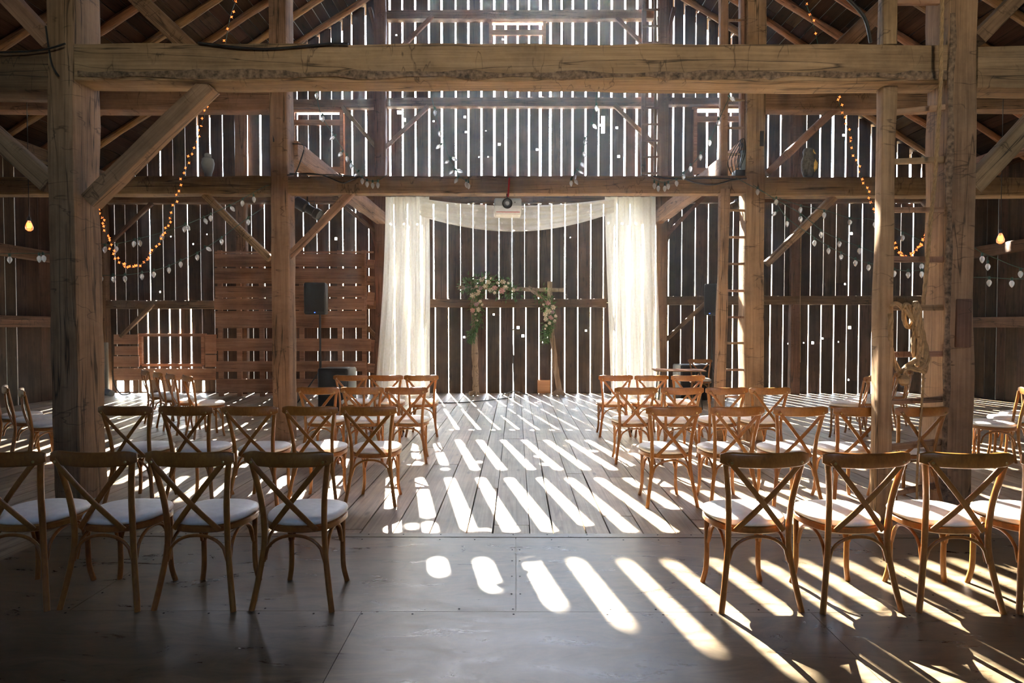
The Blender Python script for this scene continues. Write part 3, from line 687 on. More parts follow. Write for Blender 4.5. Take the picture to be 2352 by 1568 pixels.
for i, (x, y) in enumerate(((4.68, 8.62), (5.10, 9.0), (5.6, 9.44), (6.1, 9.9))):
    cl(x, y, 52, 'angled cross-back chair behind the rope and near ladder, %s of four' % AN[i], 'angled chairs in the right side bay')
for i, (x, y) in enumerate(((-5.24, 6.82), (-5.7, 7.15), (-6.12, 7.45))):
    cl(x, y, -50, 'angled cross-back chair at the far left edge, %s' % ['nearest of three', 'middle of three', 'farthest of three'][i], 'angled chairs at the left edge')
for i, (x, y) in enumerate(((5.42, 6.9), (5.88, 7.25), (6.3, 7.6))):
    cl(x, y, 60, 'angled cross-back chair at the far right edge, %s' % ['nearest of three', 'middle of three', 'farthest of three'][i], 'angled chairs at the right edge')
p = onfloor(1612, 916); cl(at(1607, 871, 12.6).x, 12.55, 165, 'cross-back chair behind the low table on the right of the stage', 'chair at the table')
cl(at(1560, 871, 13.2).x-.05, 13.35, 185, 'cross-back chair partly hidden behind the stage table', 'chair at the table') if False else None

# ------------------------------------------------------------------ curtains and swag
def curtain(name, corners, Y, label, mat, nf, amp, seed, top_in=0, mirror=1):
    (x00, y00), (x01, y01), (x10, y10), (x11, y11) = corners   # top-left, top-right, bottom-left, bottom-right pixels
    m_ = MB(); nu, nv = 140, 50; rnd_ = random.Random(seed); ph = [rnd_.uniform(0, 6.28) for _ in range(6)]
    tl, tr, bl, br = at(x00, y00, Y), at(x01, y01, Y), at(x10, y10, Y), at(x11, y11, Y)
    bl.z = br.z = .015; vs = []
    for j in range(nv+1):
        t = j/nv
        for i in range(nu+1):
            u = i/nu
            e = t**1.5
            L = tl.lerp(bl, 0); x = (tl.x+(bl.x-tl.x)*e)*(1-u)+(tr.x+(br.x-tr.x)*e)*u
            z = tl.z+(bl.z-tl.z)*t
            a = amp*(.55+.6*t)
            w = math.sin(u*nf*2*PI+ph[0]+.8*math.sin(3*t+ph[1]))*.6+math.sin(u*nf*1.7*2*PI+ph[2]+t*2.0)*.35+math.sin(u*nf*.45*2*PI+ph[3]-t*1.3)*.6
            y = Y+a*w+.03*noise.noise(Vector((u*6, t*4, seed)))
            if t > .97: y -= (t-.97)*4*(.5+.5*math.sin(u*17+ph[4])); 
            x += .02*math.sin(t*5+ph[5])*t+.01*math.cos(u*nf*2*PI)
            vs.append((x, y, z))
    fs = [(j*(nu+1)+i, j*(nu+1)+i+1, (j+1)*(nu+1)+i+1, (j+1)*(nu+1)+i) for j in range(nv) for i in range(nu)]
    m_.add(vs, fs); o = m_.build(name, M[mat], angle=180); tag(o, label, 'curtain'); return o
curtain('curtain', ((884, 452), (985, 452), (862, 905), (988, 905)), 13.62, 'sheer white curtain hanging left of the flower arch', 'sheer', 9, .024, 3)
curtain('curtain', ((1388, 452), (1505, 452), (1405, 905), (1519, 905)), 13.62, 'sheer white curtain hanging right of the flower arch', 'sheer', 9, .024, 5)
m_ = MB(); nu, nv = 90, 26; vs = []
for j in range(nv+1):
    t = j/nv
    for i in range(nu+1):
        u = i/nu; s = 4*u*(1-u); px = 965+445*u
        yt = 456+20*s; yb = 497-8*u+42*s*(1-.12*(1-s)); py = yt+(yb-yt)*t
        p = at(px, py, 13.55); fold = math.sin(t*9*PI+.8*math.sin(u*5))*.022*(.5+s)+math.sin(t*4*PI+2)*.02
        vs.append((p.x, p.y-.05+fold-.15*s, p.z))
fs = [(j*(nu+1)+i, j*(nu+1)+i+1, (j+1)*(nu+1)+i+1, (j+1)*(nu+1)+i) for j in range(nv) for i in range(nu)]
m_.add(vs, fs); tag(m_.build('swag', M['swag'], angle=180), 'sheer white swag draped between the two curtains above the arch', 'drape')
for Yc in (13.5,):
    a, b = at(878, 449, 13.66), at(1512, 449, 13.66); m_ = MB(); m_.tube([a, b], .02, 10); tag(m_.build('curtain_rod', M['cable']), 'dark rod carrying the white curtains and swag', 'rod')

# ------------------------------------------------------------------ flower arch
YA = 13.75
root = empty('wedding_arch', (at(1180, 908, YA).x, YA, 0), label='driftwood arch of two leaning posts and a crosspiece before the back wall', cat='arch'); o0 = root.location.copy()
def branch(pts, r, name, wob=.25):
    ps = spline([at(x, y, YA+dy)-o0 for x, y, dy in pts], 6); m_ = MB()
    prof = [(r*math.cos(2*PI*k/12)*(1+.12*math.sin(3*k)), r*.85*math.sin(2*PI*k/12)) for k in range(12)]
    sc = [1+wob*noise.noise(Vector((i*.45, r*90, 3))) for i in range(len(ps))]
    m_.sweep(ps, prof, up=(0, 1, 0), scl=sc); o = m_.build(name, M['arch'], root, angle=50); return o
branch([(1088, 641, 0), (1089, 700, 0), (1090, 780, 0), (1092, 850, 0), (1093, 893, 0), (1096, 907, 0)], .075, 'post')
branch([(1078, 905, -.05), (1090, 900, -.02), (1098, 893, 0)], .05, 'root_stub')
branch([(1263, 646, 0), (1264, 700, 0), (1267, 760, 0), (1273, 810, 0), (1277, 850, 0), (1284, 890, 0), (1286, 907, 0)], .062, 'post')
branch([(1270, 908, -.04), (1284, 897, -.02), (1297, 908, -.03)], .05, 'root_stub')
branch([(1053, 660, -.1), (1120, 661, -.1), (1200, 664, -.1), (1296, 666, -.1)], .045, 'crosspiece')
branch([(1213, 659, -.12), (1230, 672, -.12), (1256, 690, -.12)], .045, 'brace')

def rose(c, r, mat, parent, sd):
    rn = random.Random(sd); m_ = MB()
    yaw = rn.uniform(0, 6.28); tilt = Matrix.Rotation(rn.uniform(.9, 1.5), 3, 'X') @ Matrix.Rotation(yaw, 3, 'Z')
    tilt = Matrix.Rotation(rn.uniform(-.5, .5), 3, 'Z') @ tilt
    for ring, (n, rad, hgt, open_) in enumerate(((3, .35, .55, .1), (5, .62, .5, .35), (6, .95, .32, .75))):
        for k in range(n):
            a = 2*PI*k/n+ring*.5; vs = []
            for j in range(4):
                t = j/3
                for i in range(5):
                    u = i/4-.5; aa = a+u*2.3/(n**.5)*(1-.35*t*t)
                    rr = r*(.12+(rad-.12)*(t**.7)+open_*.15*t*t); z = r*(hgt*t*1.2-(.15*open_*t*t))
                    vs.append(tilt @ Vector((rr*math.cos(aa), rr*math.sin(aa), z))+Vector(c))
            m_.add(vs, [(j*5+i, j*5+i+1, j*5+i+6, j*5+i+5) for j in range(3) for i in range(4)])
    m_.lathe([(.02*r, -.1*r), (.25*r, 0), (.3*r, .4*r), (.1*r, .6*r)], c, 8, tilt)
    return m_.build('rose', M[mat], parent, angle=60)
def leafmesh(m_, c, L, d, w, rn):
    d = d.normalized(); s = d.cross(Vector((rn.uniform(-1, 1), rn.uniform(-1, 1), rn.uniform(-1, 1)))).normalized(); nrm = d.cross(s)
    vs = [c, c+d*L*.35+s*w+nrm*w*.3, c+d*L, c+d*L*.35-s*w+nrm*w*.3, c+d*L*.5-nrm*w*.1]
    m_.add(vs, [(0, 1, 4), (1, 2, 4), (2, 3, 4), (3, 0, 4)])
def garland(label, path, spread, nleaf, roses, sd, loc):
    rn = random.Random(sd); root = empty('flower_garland', loc, label=label, cat='flowers'); o1 = Vector(loc)
    pts = spline([at(x, y, YA-.16)-o1 for x, y in path], 10); m_ = MB(); n = len(pts)
    for k in range(nleaf):
        f = rn.random()*(n-1); i = int(f); p = pts[i].lerp(pts[min(n-1, i+1)], f-i); sp = spread(f/(n-1))
        o = Vector((rn.gauss(0, sp*.5), rn.gauss(0, .05), rn.gauss(0, sp*.5)))
        leafmesh(m_, p+o, rn.uniform(.05, .11), o*2+Vector((rn.uniform(-.1, .1), rn.uniform(-.12, .02), rn.uniform(-.12, .06))), rn.uniform(.012, .024), rn)
    m_.build('foliage', M['leaf'], root, smooth=False)
    m_ = MB(); m_.tube(pts, .012, 6); m_.build('stem', M['leaf'], root)
    for j, (x, y, r, c) in enumerate(roses): rose(at(x, y, YA-.27)-o1, r*14/F*.62, c, root, sd*50+j)
W_, P_, U_ = 'rosew', 'rosep', 'rosem'
garland('white and blush rose garland over the arch\'s left corner, trailing down the post', [(1068, 655), (1095, 655), (1130, 650), (1160, 660), (1182, 675)], lambda t: .17, 620,
  [(1106, 643, 9, W_), (1121, 648, 9, W_), (1115, 658, 10, W_), (1104, 662, 8, U_), (1127, 667, 9, W_), (1136, 662, 10, P_), (1155, 648, 10, W_), (1161, 661, 10, W_), (1153, 668, 11, P_), (1179, 666, 7, W_), (1143, 650, 7, W_), (1095, 675, 10, W_), (1085, 679, 10, W_), (1099, 670, 9, W_), (1112, 638, 5, W_), (1136, 672, 6, W_), (1093, 700, 8, U_), (1097, 697, 6, U_), (1085, 713, 9, P_), (1100, 711, 9, W_), (1093, 722, 5, W_), (1103, 692, 6, W_), (1108, 700, 5, W_), (1096, 736, 4, W_), (1128, 640, 5, W_), (1167, 650, 5, W_), (1094, 658, 5, W_)], 11, tuple(at(1120, 690, YA-.16)))
g0 = [o for o in COL.objects if o.name.startswith('flower_garland')][0]
# trailing part of the same garland
m_ = MB(); rn = random.Random(4); pts = spline([at(x, y, YA-.16)-Vector(g0.location) for x, y in ((1092, 665), (1095, 700), (1096, 735), (1088, 765), (1080, 775))], 10)
for k in range(420):
    f = rn.random()*(len(pts)-1); i = int(f); p = pts[i]; sp = .13*(1-.6*f/(len(pts)-1)); o = Vector((rn.gauss(0, sp*.55), rn.gauss(0, .04), rn.gauss(0, .05)))
    leafmesh(m_, p+o, rn.uniform(.05, .1), o+Vector((0, -.03, -.12)), rn.uniform(.012, .022), rn)
m_.build('foliage', M['leaf'], g0, smooth=False)
garland('smaller rose garland hanging down the arch\'s right post', [(1235, 672), (1255, 690), (1264, 715), (1262, 745), (1254, 765), (1248, 782)], lambda t: .15*(1-.55*t), 520,
  [(1259, 696, 10, P_), (1270, 706, 9, W_), (1256, 709, 5, W_), (1260, 715, 10, W_), (1252, 722, 9, W_), (1269, 717, 7, U_), (1265, 730, 10, P_), (1254, 733, 8, W_), (1276, 726, 6, W_), (1274, 737, 6, W_), (1254, 748, 6, W_), (1262, 742, 6, W_), (1248, 700, 5, W_), (1252, 755, 4, W_)], 12, tuple(at(1260, 730, YA-.16)))

# ------------------------------------------------------------------ crate, microphone stand
a = onfloor(1249, 903); m_ = MB(); w = 29*a.y/F
root = empty('wooden_box', (a.x, a.y+.12, 0), label='small pale wooden box on the floor by the arch\'s right post', cat='box')
for c, d in (((0, -.11, .155), (w, .018, .31)), ((0, .11, .155), (w, .018, .31)), ((-w/2+.01, 0, .155), (.018, .2, .31)), ((w/2-.01, 0, .155), (.018, .2, .31))): m_.box(c, d)
m_.build('side_panel', M['crate'], root, smooth=False); m_ = MB(); m_.box((0, 0, .03), (w-.03, .2, .015)); m_.build('base', M['crate'], root, smooth=False)
a = onfloor(1182, 910); root = empty('microphone_stand', (a.x, a.y, 0), label='thin black microphone stand on three legs in the middle of the stage', cat='stand')
m_ = MB(); m_.tube([(0, 0, .06), (-.03, 0, .85)], .014, 8); m_.tube([(-.03, 0, .85), (-.06, 0, 1.5)], .009, 8); m_.build('pole', M['black'], root)
for k in range(3):
    an = 2*PI*k/3+.5; m_ = MB(); m_.tube([(0, 0, .12), (.16*math.cos(an), .16*math.sin(an), .07), (.33*math.cos(an), .33*math.sin(an), .015)], .012, 8); m_.build('leg', M['black'], root)
m_ = MB(); m_.lathe([(.012, 0), (.018, .01), (.018, .12), (.01, .13)], (-.03, 0, .8), 10); m_.build('clutch', M['black'], root)
m_ = MB(); m_.tube([(-.09, 0, 1.46), (.02, -.01, 1.52)], .015, 8); m_.build('clip', M['black'], root)

# ------------------------------------------------------------------ speakers and stage gear
def tripod(root, h, spread):
    m_ = MB(); m_.tube([(0, 0, .25), (0, 0, h)], .019, 12); m_.tube([(0, 0, .1), (0, 0, h*.55)], .024, 12); m_.build('pole', M['black'], root)
    for k in range(3):
        an = 2*PI*k/3+.9; m_ = MB(); m_.tube([(0, 0, h*.38), (spread*math.cos(an), spread*math.sin(an), .015)], .014, 8); m_.build('leg', M['black'], root)
a = onfloor(738, 905); Ys = 12.3; c = at(735, 720, Ys)
root = empty('speaker_stand', (c.x, Ys, 0), label='black tripod stand under the left loudspeaker', cat='stand'); tripod(root, at(735, 722, Ys).z, .5)
def cab(name, loc, w, d, h, rz, label, led=True):
    root = empty(name, loc, rz, label, 'speaker'); m_ = MB(); m_.rbox((0, 0, h/2), (w, d, h), .03); m_.build('cabinet', M['black'], root)
    m_ = MB(); m_.rbox((0, -d/2-.006, h*.52), (w*.88, .014, h*.86), .006); g = m_.build('grille', M['grille'], root)
    if led: m_ = MB(); m_.box((0, -d/2-.014, h*.055), (.02, .006, .008)); m_.build('led', M['blued'], g, smooth=False)
    return root
zt, zb = at(727, 650, Ys).z, at(727, 722, Ys).z
cab('loudspeaker', (at(727, 690, Ys).x, Ys-.02, zb), 48*Ys/F, .34, zt-zb, .15, 'black loudspeaker on its stand in front of the slatted panel')
Y_ = 11.2; a = at(728, 927, Y_); b = at(798, 846, Y_); z = at(765, 846, Y_).z
cab('subwoofer', ((at(730, 880, Y_).x+at(802, 880, Y_).x)/2, Y_+.25, 0), 72*Y_/F, .5, z, -.08, 'black subwoofer on the floor behind the left rows of chairs', False)
Yr = 13.3; zt, zb = at(1632, 652, Yr).z, at(1632, 724, Yr).z; c = at(1636, 690, Yr)
cab('loudspeaker', (c.x, Yr, zb), .26, .34, zt-zb, -.6, 'black loudspeaker high beside the slim ladder on the right')
root = empty('speaker_stand', (c.x, Yr, 0), label='black tripod stand behind the slim ladder on the right', cat='stand'); tripod(root, zb, .45)
Yr = 12.9; a = at(1560, 838, Yr); b = at(1637, 838, Yr)
r_ = cab('subwoofer', ((a.x+b.x)/2, Yr+.25, 0), b.x-a.x, .5, a.z, .1, 'dark equipment case standing behind the stage table', False)
# folding table
Yt = 11.5; a = at(1507, 850, Yt); b = at(1622, 855, Yt); tz = .74
root = empty('folding_table', ((a.x+b.x)/2, Yt+.2, 0), -.10, 'thin-topped dark folding table with a laptop-less bare top, right of the stage', 'table')
root['label'] = 'narrow bare table with a thin brown top, right of the right curtain'
w = b.x-a.x; m_ = MB(); m_.rbox((0, 0, tz-.012), (w, .55, .022), .006); m_.build('table_top', M['slat'], root)
for s in (-1, 1):
    for t in (-1, 1):
        m_ = MB(); m_.tube([(s*(w/2-.12), t*.2, tz-.02), (s*(w/2-.06), t*.22, 0)], .011, 8); m_.build('leg', M['black'], root)
    m_ = MB(); m_.tube([(s*(w/2-.10), -.2, .3), (s*(w/2-.10), .2, .3)], .008, 8); m_.build('stretcher', M['black'], root)

# projector hanging from the beam
Yp = 8.15; c = at(1166, 476, Yp)
root = empty('projector', tuple(c), .05, 'white and grey projector hanging under the middle of the cross beam', 'projector')
w, h, d = 62*Yp/F, 34*Yp/F, .26
m_ = MB(); m_.rbox((0, 0, -.055), (w, d, .13), .025, taper=(1, 1)); m_.build('lower_case', M['white'], root)
m_ = MB(); m_.rbox((0, -.004, .045), (w*1.0, d, .10), .02); m_.build('upper_case', M['greyp'], root)
rx = Matrix.Rotation(PI/2, 3, 'X')
m_ = MB(); m_.lathe([(.068, 0), (.068, .02), (.058, .024), (.05, .012), (.01, .006)], (-.01, -d/2, .025), 24, rx); ln = m_.build('lens', M['black'], root)
m_ = MB(); m_.lathe([(.03, .014), (.026, .022), (.005, .026)], (-.01, -d/2, .025), 20, rx); m_.build('glass', M['greyp'], ln)
m_ = MB(); m_.box((0, -d/2-.003, -.085), (w*.86, .004, .006)); m_.build('red_line', M['red'], root, smooth=False)
m_ = MB(); m_.lathe([(.008, 0), (.008, .004)], (.09, -d/2-.003, .04), 10, rx); m_.build('sensor', M['black'], root)
m_ = MB(); m_.tube([(0, 0, .09), (0, .06, .14), (0, .18, .16), (0, .2, 3.375-c.z)], .012, 8); m_.tube([(-.06, 0, .09), (.06, 0, .09)], .01, 8); m_.build('bracket', M['cable'], root)
p0, p1 = at(1167, 452, 8.2), at(1170, 408, 8.285); m_ = MB(); m_.sweep([p0, p0.lerp(p1, .5), p1, p1+Vector((0, .12, .01))], rrect(.022, .004, .0015), up=(0, 1, 0))
tag(recentre(m_.build('strap', M['red'])), 'red strap holding the projector to the cross beam', 'strap')

# theatre spotlight under the cross beam
def spot(c, d, L, r, label):
    root = empty('stage_light', tuple(c), label=label, cat='lamp'); q = Vector(d).to_track_quat('Z', 'Y').to_matrix()
    m_ = MB(); m_.lathe([(r*.8, -L/2), (r, -L*.45), (r, -L*.05), (r*.75, 0), (r*.75, L*.3), (r*.95, L*.33), (r*.95, L/2), (r*.8, L/2-.01)], (0, 0, 0), 18, q); m_.build('body', M['black'], root)
    m_ = MB(); m_.tube([(0, 0, .1), (0, 0, .2), (0, -c.y+8.45, 3.38-c.z)], .012, 8); m_.tube([(-r*1.2, 0, -.02), (-r*1.2, 0, .1), (r*1.2, 0, .1), (r*1.2, 0, -.02)], .008, 6); m_.build('yoke', M['black'], root)
spot(at(706, 478, 8.75), (.85, -.1, -.5), .42, .085, 'black stage spotlight hanging under the cross beam right of the left middle post')
spot(at(1690, 470, 8.75), (-.8, -.1, -.4), .3, .07, 'small stage spotlight under the cross beam left of the right middle post')

# black box with cables on the beam by the right middle post
c = at(1700, 398, 8.45)
m_ = MB(); m_.rbox((0, 0, .04), (.2, .16, .08), .01); tag(m_.build('junction_box', M['black'], loc=(c.x, 8.42, 3.61)), 'black power box lying on the cross beam beside the right middle post', 'box')
m_ = MB(); m_.rbox((0, 0, .13), (.075, .06, .26), .008); tag(m_.build('power_strip', M['case'], loc=(c.x+.01, 8.36, 3.69)), 'dark upright power pack standing on the black box near the right middle post', 'box')

# ------------------------------------------------------------------ cables
def cord(name, pts, r, mat, label, cat='cable', Y=8.27, group=None):
    ps = spline([at(p[0], p[1], p[2] if len(p) > 2 else Y) for p in pts], 6); m_ = MB(); m_.tube(ps, r, 6)
    o = m_.build(name, M[mat], angle=60); tag(o, label, cat, group); return recentre(o)
cord('cable', [(455, 98), (520, 106), (560, 110), (620, 112), (700, 106), (760, 100), (800, 101)], .010, 'cable', 'black cable running along the foreground tie beam, left half', Y=5.31)
cord('cable', [(2000, 98), (1985, 40), (1940, -10)], .014, 'cable', 'black cable dropping from the roof to the tie beam, upper right', Y=5.31)
cord('cable', [(660, 402), (700, 398), (740, 402), (770, 414), (790, 420), (810, 412), (830, 404)], .009, 'cable', 'black cable sagging over the projector beam by the left middle post', Y=8.285)
cord('cable', [(665, 398), (730, 401), (780, 402), (830, 407)], .008, 'cable', 'thin black cable lying along the projector beam, left end', Y=8.28)
cord('cable', [(672, 330), (698, 335), (690, 370), (678, 400)], .008, 'cable', 'black cable looping down beside the left middle post', Y=8.5)
cord('cable', [(1570, 410), (1600, 420), (1640, 424), (1680, 414), (1715, 410)], .010, 'cable', 'black cable sagging over the projector beam, right end', Y=8.285)
cord('cable', [(1500, 405), (1560, 411), (1630, 409), (1700, 412)], .009, 'cable', 'black cable lying along the projector beam towards the power box', Y=8.28)
for k in range(4):
    cord('cable', [(1680+6*k, 400), (1672+8*k, 372-4*k), (1690+5*k, 335), (1708-3*k, 318+3*k), (1712-5*k, 350), (1700-3*k, 385)], .006, 'cable', 'thin loop of black cable bunched beside the right middle post, %s of four' % ['outermost', 'second', 'third', 'innermost'][k], Y=8.3+.03*k, group='cable loops by the power box')
cord('cable', [(105, 60), (112, 110), (120, 150), (135, 175)], .008, 'cable', 'black cable on the face of the left foreground post', Y=5.30)
cord('cable', [(0, 120), (60, 118), (110, 112), (150, 100)], .008, 'cable', 'black cable crossing from the side beam to the left foreground post', Y=5.28)
cord('cable', [(258, 850), (262, 880), (278, 905), (300, 903)], .014, 'cable', 'black cable falling to the floor in the far left corner', Y=13.6)
ps = [onfloor(x, y, .01) for x, y in ((1000, 925), (1060, 924), (1130, 918), (1175, 912))]; m_ = MB(); m_.tube(spline(ps, 6), .01, 6)
tag(recentre(m_.build('cable', M['cable'])), 'black cable lying on the floor towards the microphone stand', 'cable')

# ------------------------------------------------------------------ string lights
def string_light(label, line, bulbs, Y, group='strings of large clear bulbs', Ye=None):
    pts = []
    n = len(line)
    for i, p in enumerate(line): pts.append(at(p[0], p[1], Y+((Ye-Y)*i/(n-1) if Ye else 0)))
    root = empty('string_light', tuple(pts[0]), label=label, cat='string lights', group=group); o1 = pts[0].copy()
    ps = spline([p-o1 for p in pts], 6); m_ = MB(); m_.tube(ps, .0045, 5); m_.build('cord', M['green'], root, angle=60)
    for x, y in bulbs:
        best = min(range(len(ps)), key=lambda i: abs((ps[i]+o1).x-at(x, y, (ps[i]+o1).y).x)+abs((ps[i]+o1).z-at(x, y, (ps[i]+o1).y).z))
        Yb = (ps[best]+o1).y; c = at(x, y, Yb)-o1; s = ps[best]
        d = (c-s); d = d.normalized() if d.length > .02 else Vector((0, 0, -1)); d = (d+Vector((0, 0, -.7))).normalized()
        m3 = d.to_track_quat('Z', 'Y').to_matrix(); st = c-d*.045
        m_ = MB(); m_.lathe([(.010, -.012), (.013, 0), (.013, .022), (.009, .026)], st, 8, m3); m_.tube([s, st], .003, 5); so = m_.build('socket', M['green'], root)
        m_ = MB(); m_.lathe([(.010, .026), (.021, .040), (.026, .056), (.022, .076), (.012, .096), (.002, .106)], st, 12, m3); m_.build('bulb', M['bulb'], so)
string_light('clear bulb string swagging over the projector beam beside the left rear post', [(725, 205), (737, 262), (765, 308), (787, 343), (805, 372), (820, 393), (832, 408), (845, 414), (858, 416), (870, 414), (880, 407), (890, 401)], [(727, 217), (741, 270), (765, 315), (783, 352), (797, 362), (807, 378), (819, 398), (832, 413), (843, 420), (856, 423), (868, 422)], 8.15)
string_light('clear bulb string hanging steeply left of the projector', [(988, 205), (997, 248), (1010, 297), (1022, 333), (1032, 366), (1045, 388), (1055, 403), (1070, 414), (1083, 404)], [(999, 256), (1010, 304), (1009, 335), (1029, 370), (1041, 364), (1039, 393), (1053, 392), (1049, 412), (1071, 421), (1076, 424)], 8.15)
string_light('clear bulb string hanging steeply right of the projector', [(1370, 205), (1368, 240), (1357, 285), (1344, 322), (1336, 362), (1324, 393), (1312, 408)], [(1370, 246), (1364, 288), (1344, 324), (1341, 352), (1336, 376), (1332, 393), (1320, 404), (1322, 415), (1312, 418)], 8.15)
string_light('clear bulb string swagging over the slim ladder on the right', [(1684, 205), (1650, 277), (1630, 322), (1608, 356), (1585, 382), (1570, 400), (1553, 410), (1535, 416), (1520, 418), (1505, 413), (1493, 404)], [(1680, 225), (1650, 280), (1630, 325), (1609, 358), (1586, 385), (1570, 403), (1554, 418), (1535, 425), (1527, 430), (1512, 430), (1503, 424)], 8.15)
string_light('clear bulb string rising right from the left foreground post, upper of two', [(228, 560), (262, 560), (310, 550), (370, 534), (425, 516), (475, 495), (535, 468), (600, 432), (618, 425)], [(241, 570), (267, 569), (308, 557), (321, 555), (372, 541), (424, 523), (430, 520), (471, 505), (484, 498), (532, 477), (557, 464), (583, 455)], 7.4, Ye=8.25)
string_light('clear bulb string rising right from the left foreground post, lower of two', [(200, 628), (232, 632), (287, 631), (326, 626), (353, 621), (388, 610), (415, 598), (453, 580), (509, 545), (570, 500), (604, 478)], [(232, 637), (260, 638), (287, 637), (326, 632), (353, 627), (388, 617), (415, 604), (453, 588), (477, 570), (509, 552), (570, 507)], 7.4, Ye=8.25)
string_light('clear bulb string descending right from the right middle post, lower of two', [(1690, 408), (1735, 432), (1775, 455), (1808, 500), (1871, 545), (1903, 565), (1932, 580), (1965, 595), (1995, 604), (2054, 618), (2086, 622), (2117, 620), (2180, 615)], [(1740, 438), (1783, 461), (1780, 489), (1808, 511), (1871, 555), (1903, 573), (1932, 587), (1965, 601), (1995, 611), (2054, 625), (2086, 628), (2117, 627)], 8.25, Ye=7.4)
string_light('clear bulb string descending right from the right middle post, upper of two', [(1730, 425), (1785, 460), (1839, 490), (1886, 528), (1928, 549), (1974, 566), (2040, 590), (2117, 600), (2180, 600)], [(1839, 500), (1886, 536), (1928, 557), (1974, 573), (2117, 609)], 8.25, Ye=7.4)
string_light('clear bulb string crossing high right of the right middle post', [(1790, 455), (1840, 472), (1893, 482), (1952, 500), (2010, 505), (2073, 532), (2130, 560)], [(1839, 479), (1893, 491), (1952, 508), (2010, 513), (2073, 543)], 8.2, Ye=7.6)
string_light('clear bulb string right of the right foreground post', [(2225, 560), (2256, 580), (2285, 592), (2344, 615), (2400, 620)], [(2256, 592), (2269, 609), (2344, 626)], 7.0)
string_light('lower clear bulb string at the right edge', [(2225, 636), (2272, 637), (2324, 640), (2400, 640)], [(2272, 646), (2324, 648)], 7.0)
string_light('clear bulb string at the far left edge', [(-60, 588), (22, 582), (90, 582), (125, 584)], [(22, 593), (90, 591), (100, 590)], 7.0)
def fairy(label, line, Y, n, sc=1.0, Ye=None):
    pts = [at(p[0], p[1], Y+((Ye-Y)*i/(len(line)-1) if Ye else 0)) for i, p in enumerate(line)]; o1 = pts[0].copy(); rn = random.Random(n)
    root = empty('fairy_lights', tuple(o1), label=label, cat='string lights', group='strings of orange fairy lights')
    ps = spline([p-o1 for p in pts], 12); m_ = MB(); m_.tube(ps, .0035, 5); m_.build('cord', M['green'], root)
    for k in range(n):
        f = (k+.5)/n*(len(ps)-1); i = int(f); p = ps[i].lerp(ps[min(len(ps)-1, i+1)], f-i)+Vector((rn.uniform(-.02, .02), rn.uniform(-.01, .01), rn.uniform(-.02, .02)))
        m_ = MB(); r = .019*sc; a0 = rn.uniform(0, 6); vs = [p+Vector((0, -.008, 0)), p+Vector((0, .008, 0))]
        for j in range(8):
            rr = r if j % 2 == 0 else r*.42; vs.append(p+Vector((rr*math.cos(a0+j*PI/4), 0, rr*math.sin(a0+j*PI/4))))
        m_.add(vs, [(0, 2+j, 2+(j+1) % 8) for j in range(8)]+[(1, 2+(j+1) % 8, 2+j) for j in range(8)]); m_.build('star_light', M['star'], root, smooth=False)
fairy('orange fairy light string looping in a deep swag beside the left foreground post', [(480, 228), (462, 290), (440, 350), (420, 410), (400, 470), (385, 520), (365, 560), (335, 598), (305, 614), (283, 608), (262, 582), (247, 545), (238, 510), (228, 475)], 6.8, 62)
fairy('orange fairy light string climbing to the roof above the left of the tie beam', [(542, 0), (528, 42), (518, 100)], 6.8, 5)
fairy('orange fairy light string falling past the owl decoy', [(1923, 215), (1935, 262), (1952, 312), (1965, 360), (1980, 410), (1996, 450), (2008, 495)], 6.8, 22)
fairy('orange fairy light string climbing to the roof above the right of the tie beam', [(1850, 5), (1866, 50), (1882, 115)], 6.8, 5)
fairy('orange fairy light swag seen between the rungs of the near ladder', [(2045, 552), (2065, 578), (2085, 588), (2105, 572), (2125, 545), (2135, 525)], 6.8, 30)
m_ = MB()
# pendant bulbs
for nm, px, py, tp in (('left', 67, 517, 210), ('right', 2298, 546, 215)):
    Yq = 6.9; c = at(px, py, Yq); root = empty('pendant_lamp', tuple(c), label='glowing filament pendant bulb hanging at the %s edge' % nm, cat='lamp')
    t = at(px, tp, Yq)-c; m_ = MB(); m_.tube([(0, 0, .06), (0, 0, t.z)], .004, 6); m_.build('cord', M['cable'], root)
    m_ = MB(); m_.lathe([(.018, .05), (.018, .085), (.008, .095)], (0, 0, 0), 12); m_.build('socket', M['black'], root)
    m_ = MB(); m_.lathe([(.014, .05), (.026, .02), (.040, -.02), (.036, -.05), (.012, -.068)], (0, 0, 0), 16); b_ = m_.build('bulb', M['bulb'], root)
    m_ = MB(); m_.lathe([(.012, -.035), (.016, -.02), (.016, .012), (.010, .02)], (0, 0, 0), 8); m_.build('filament', M['filament'], b_)

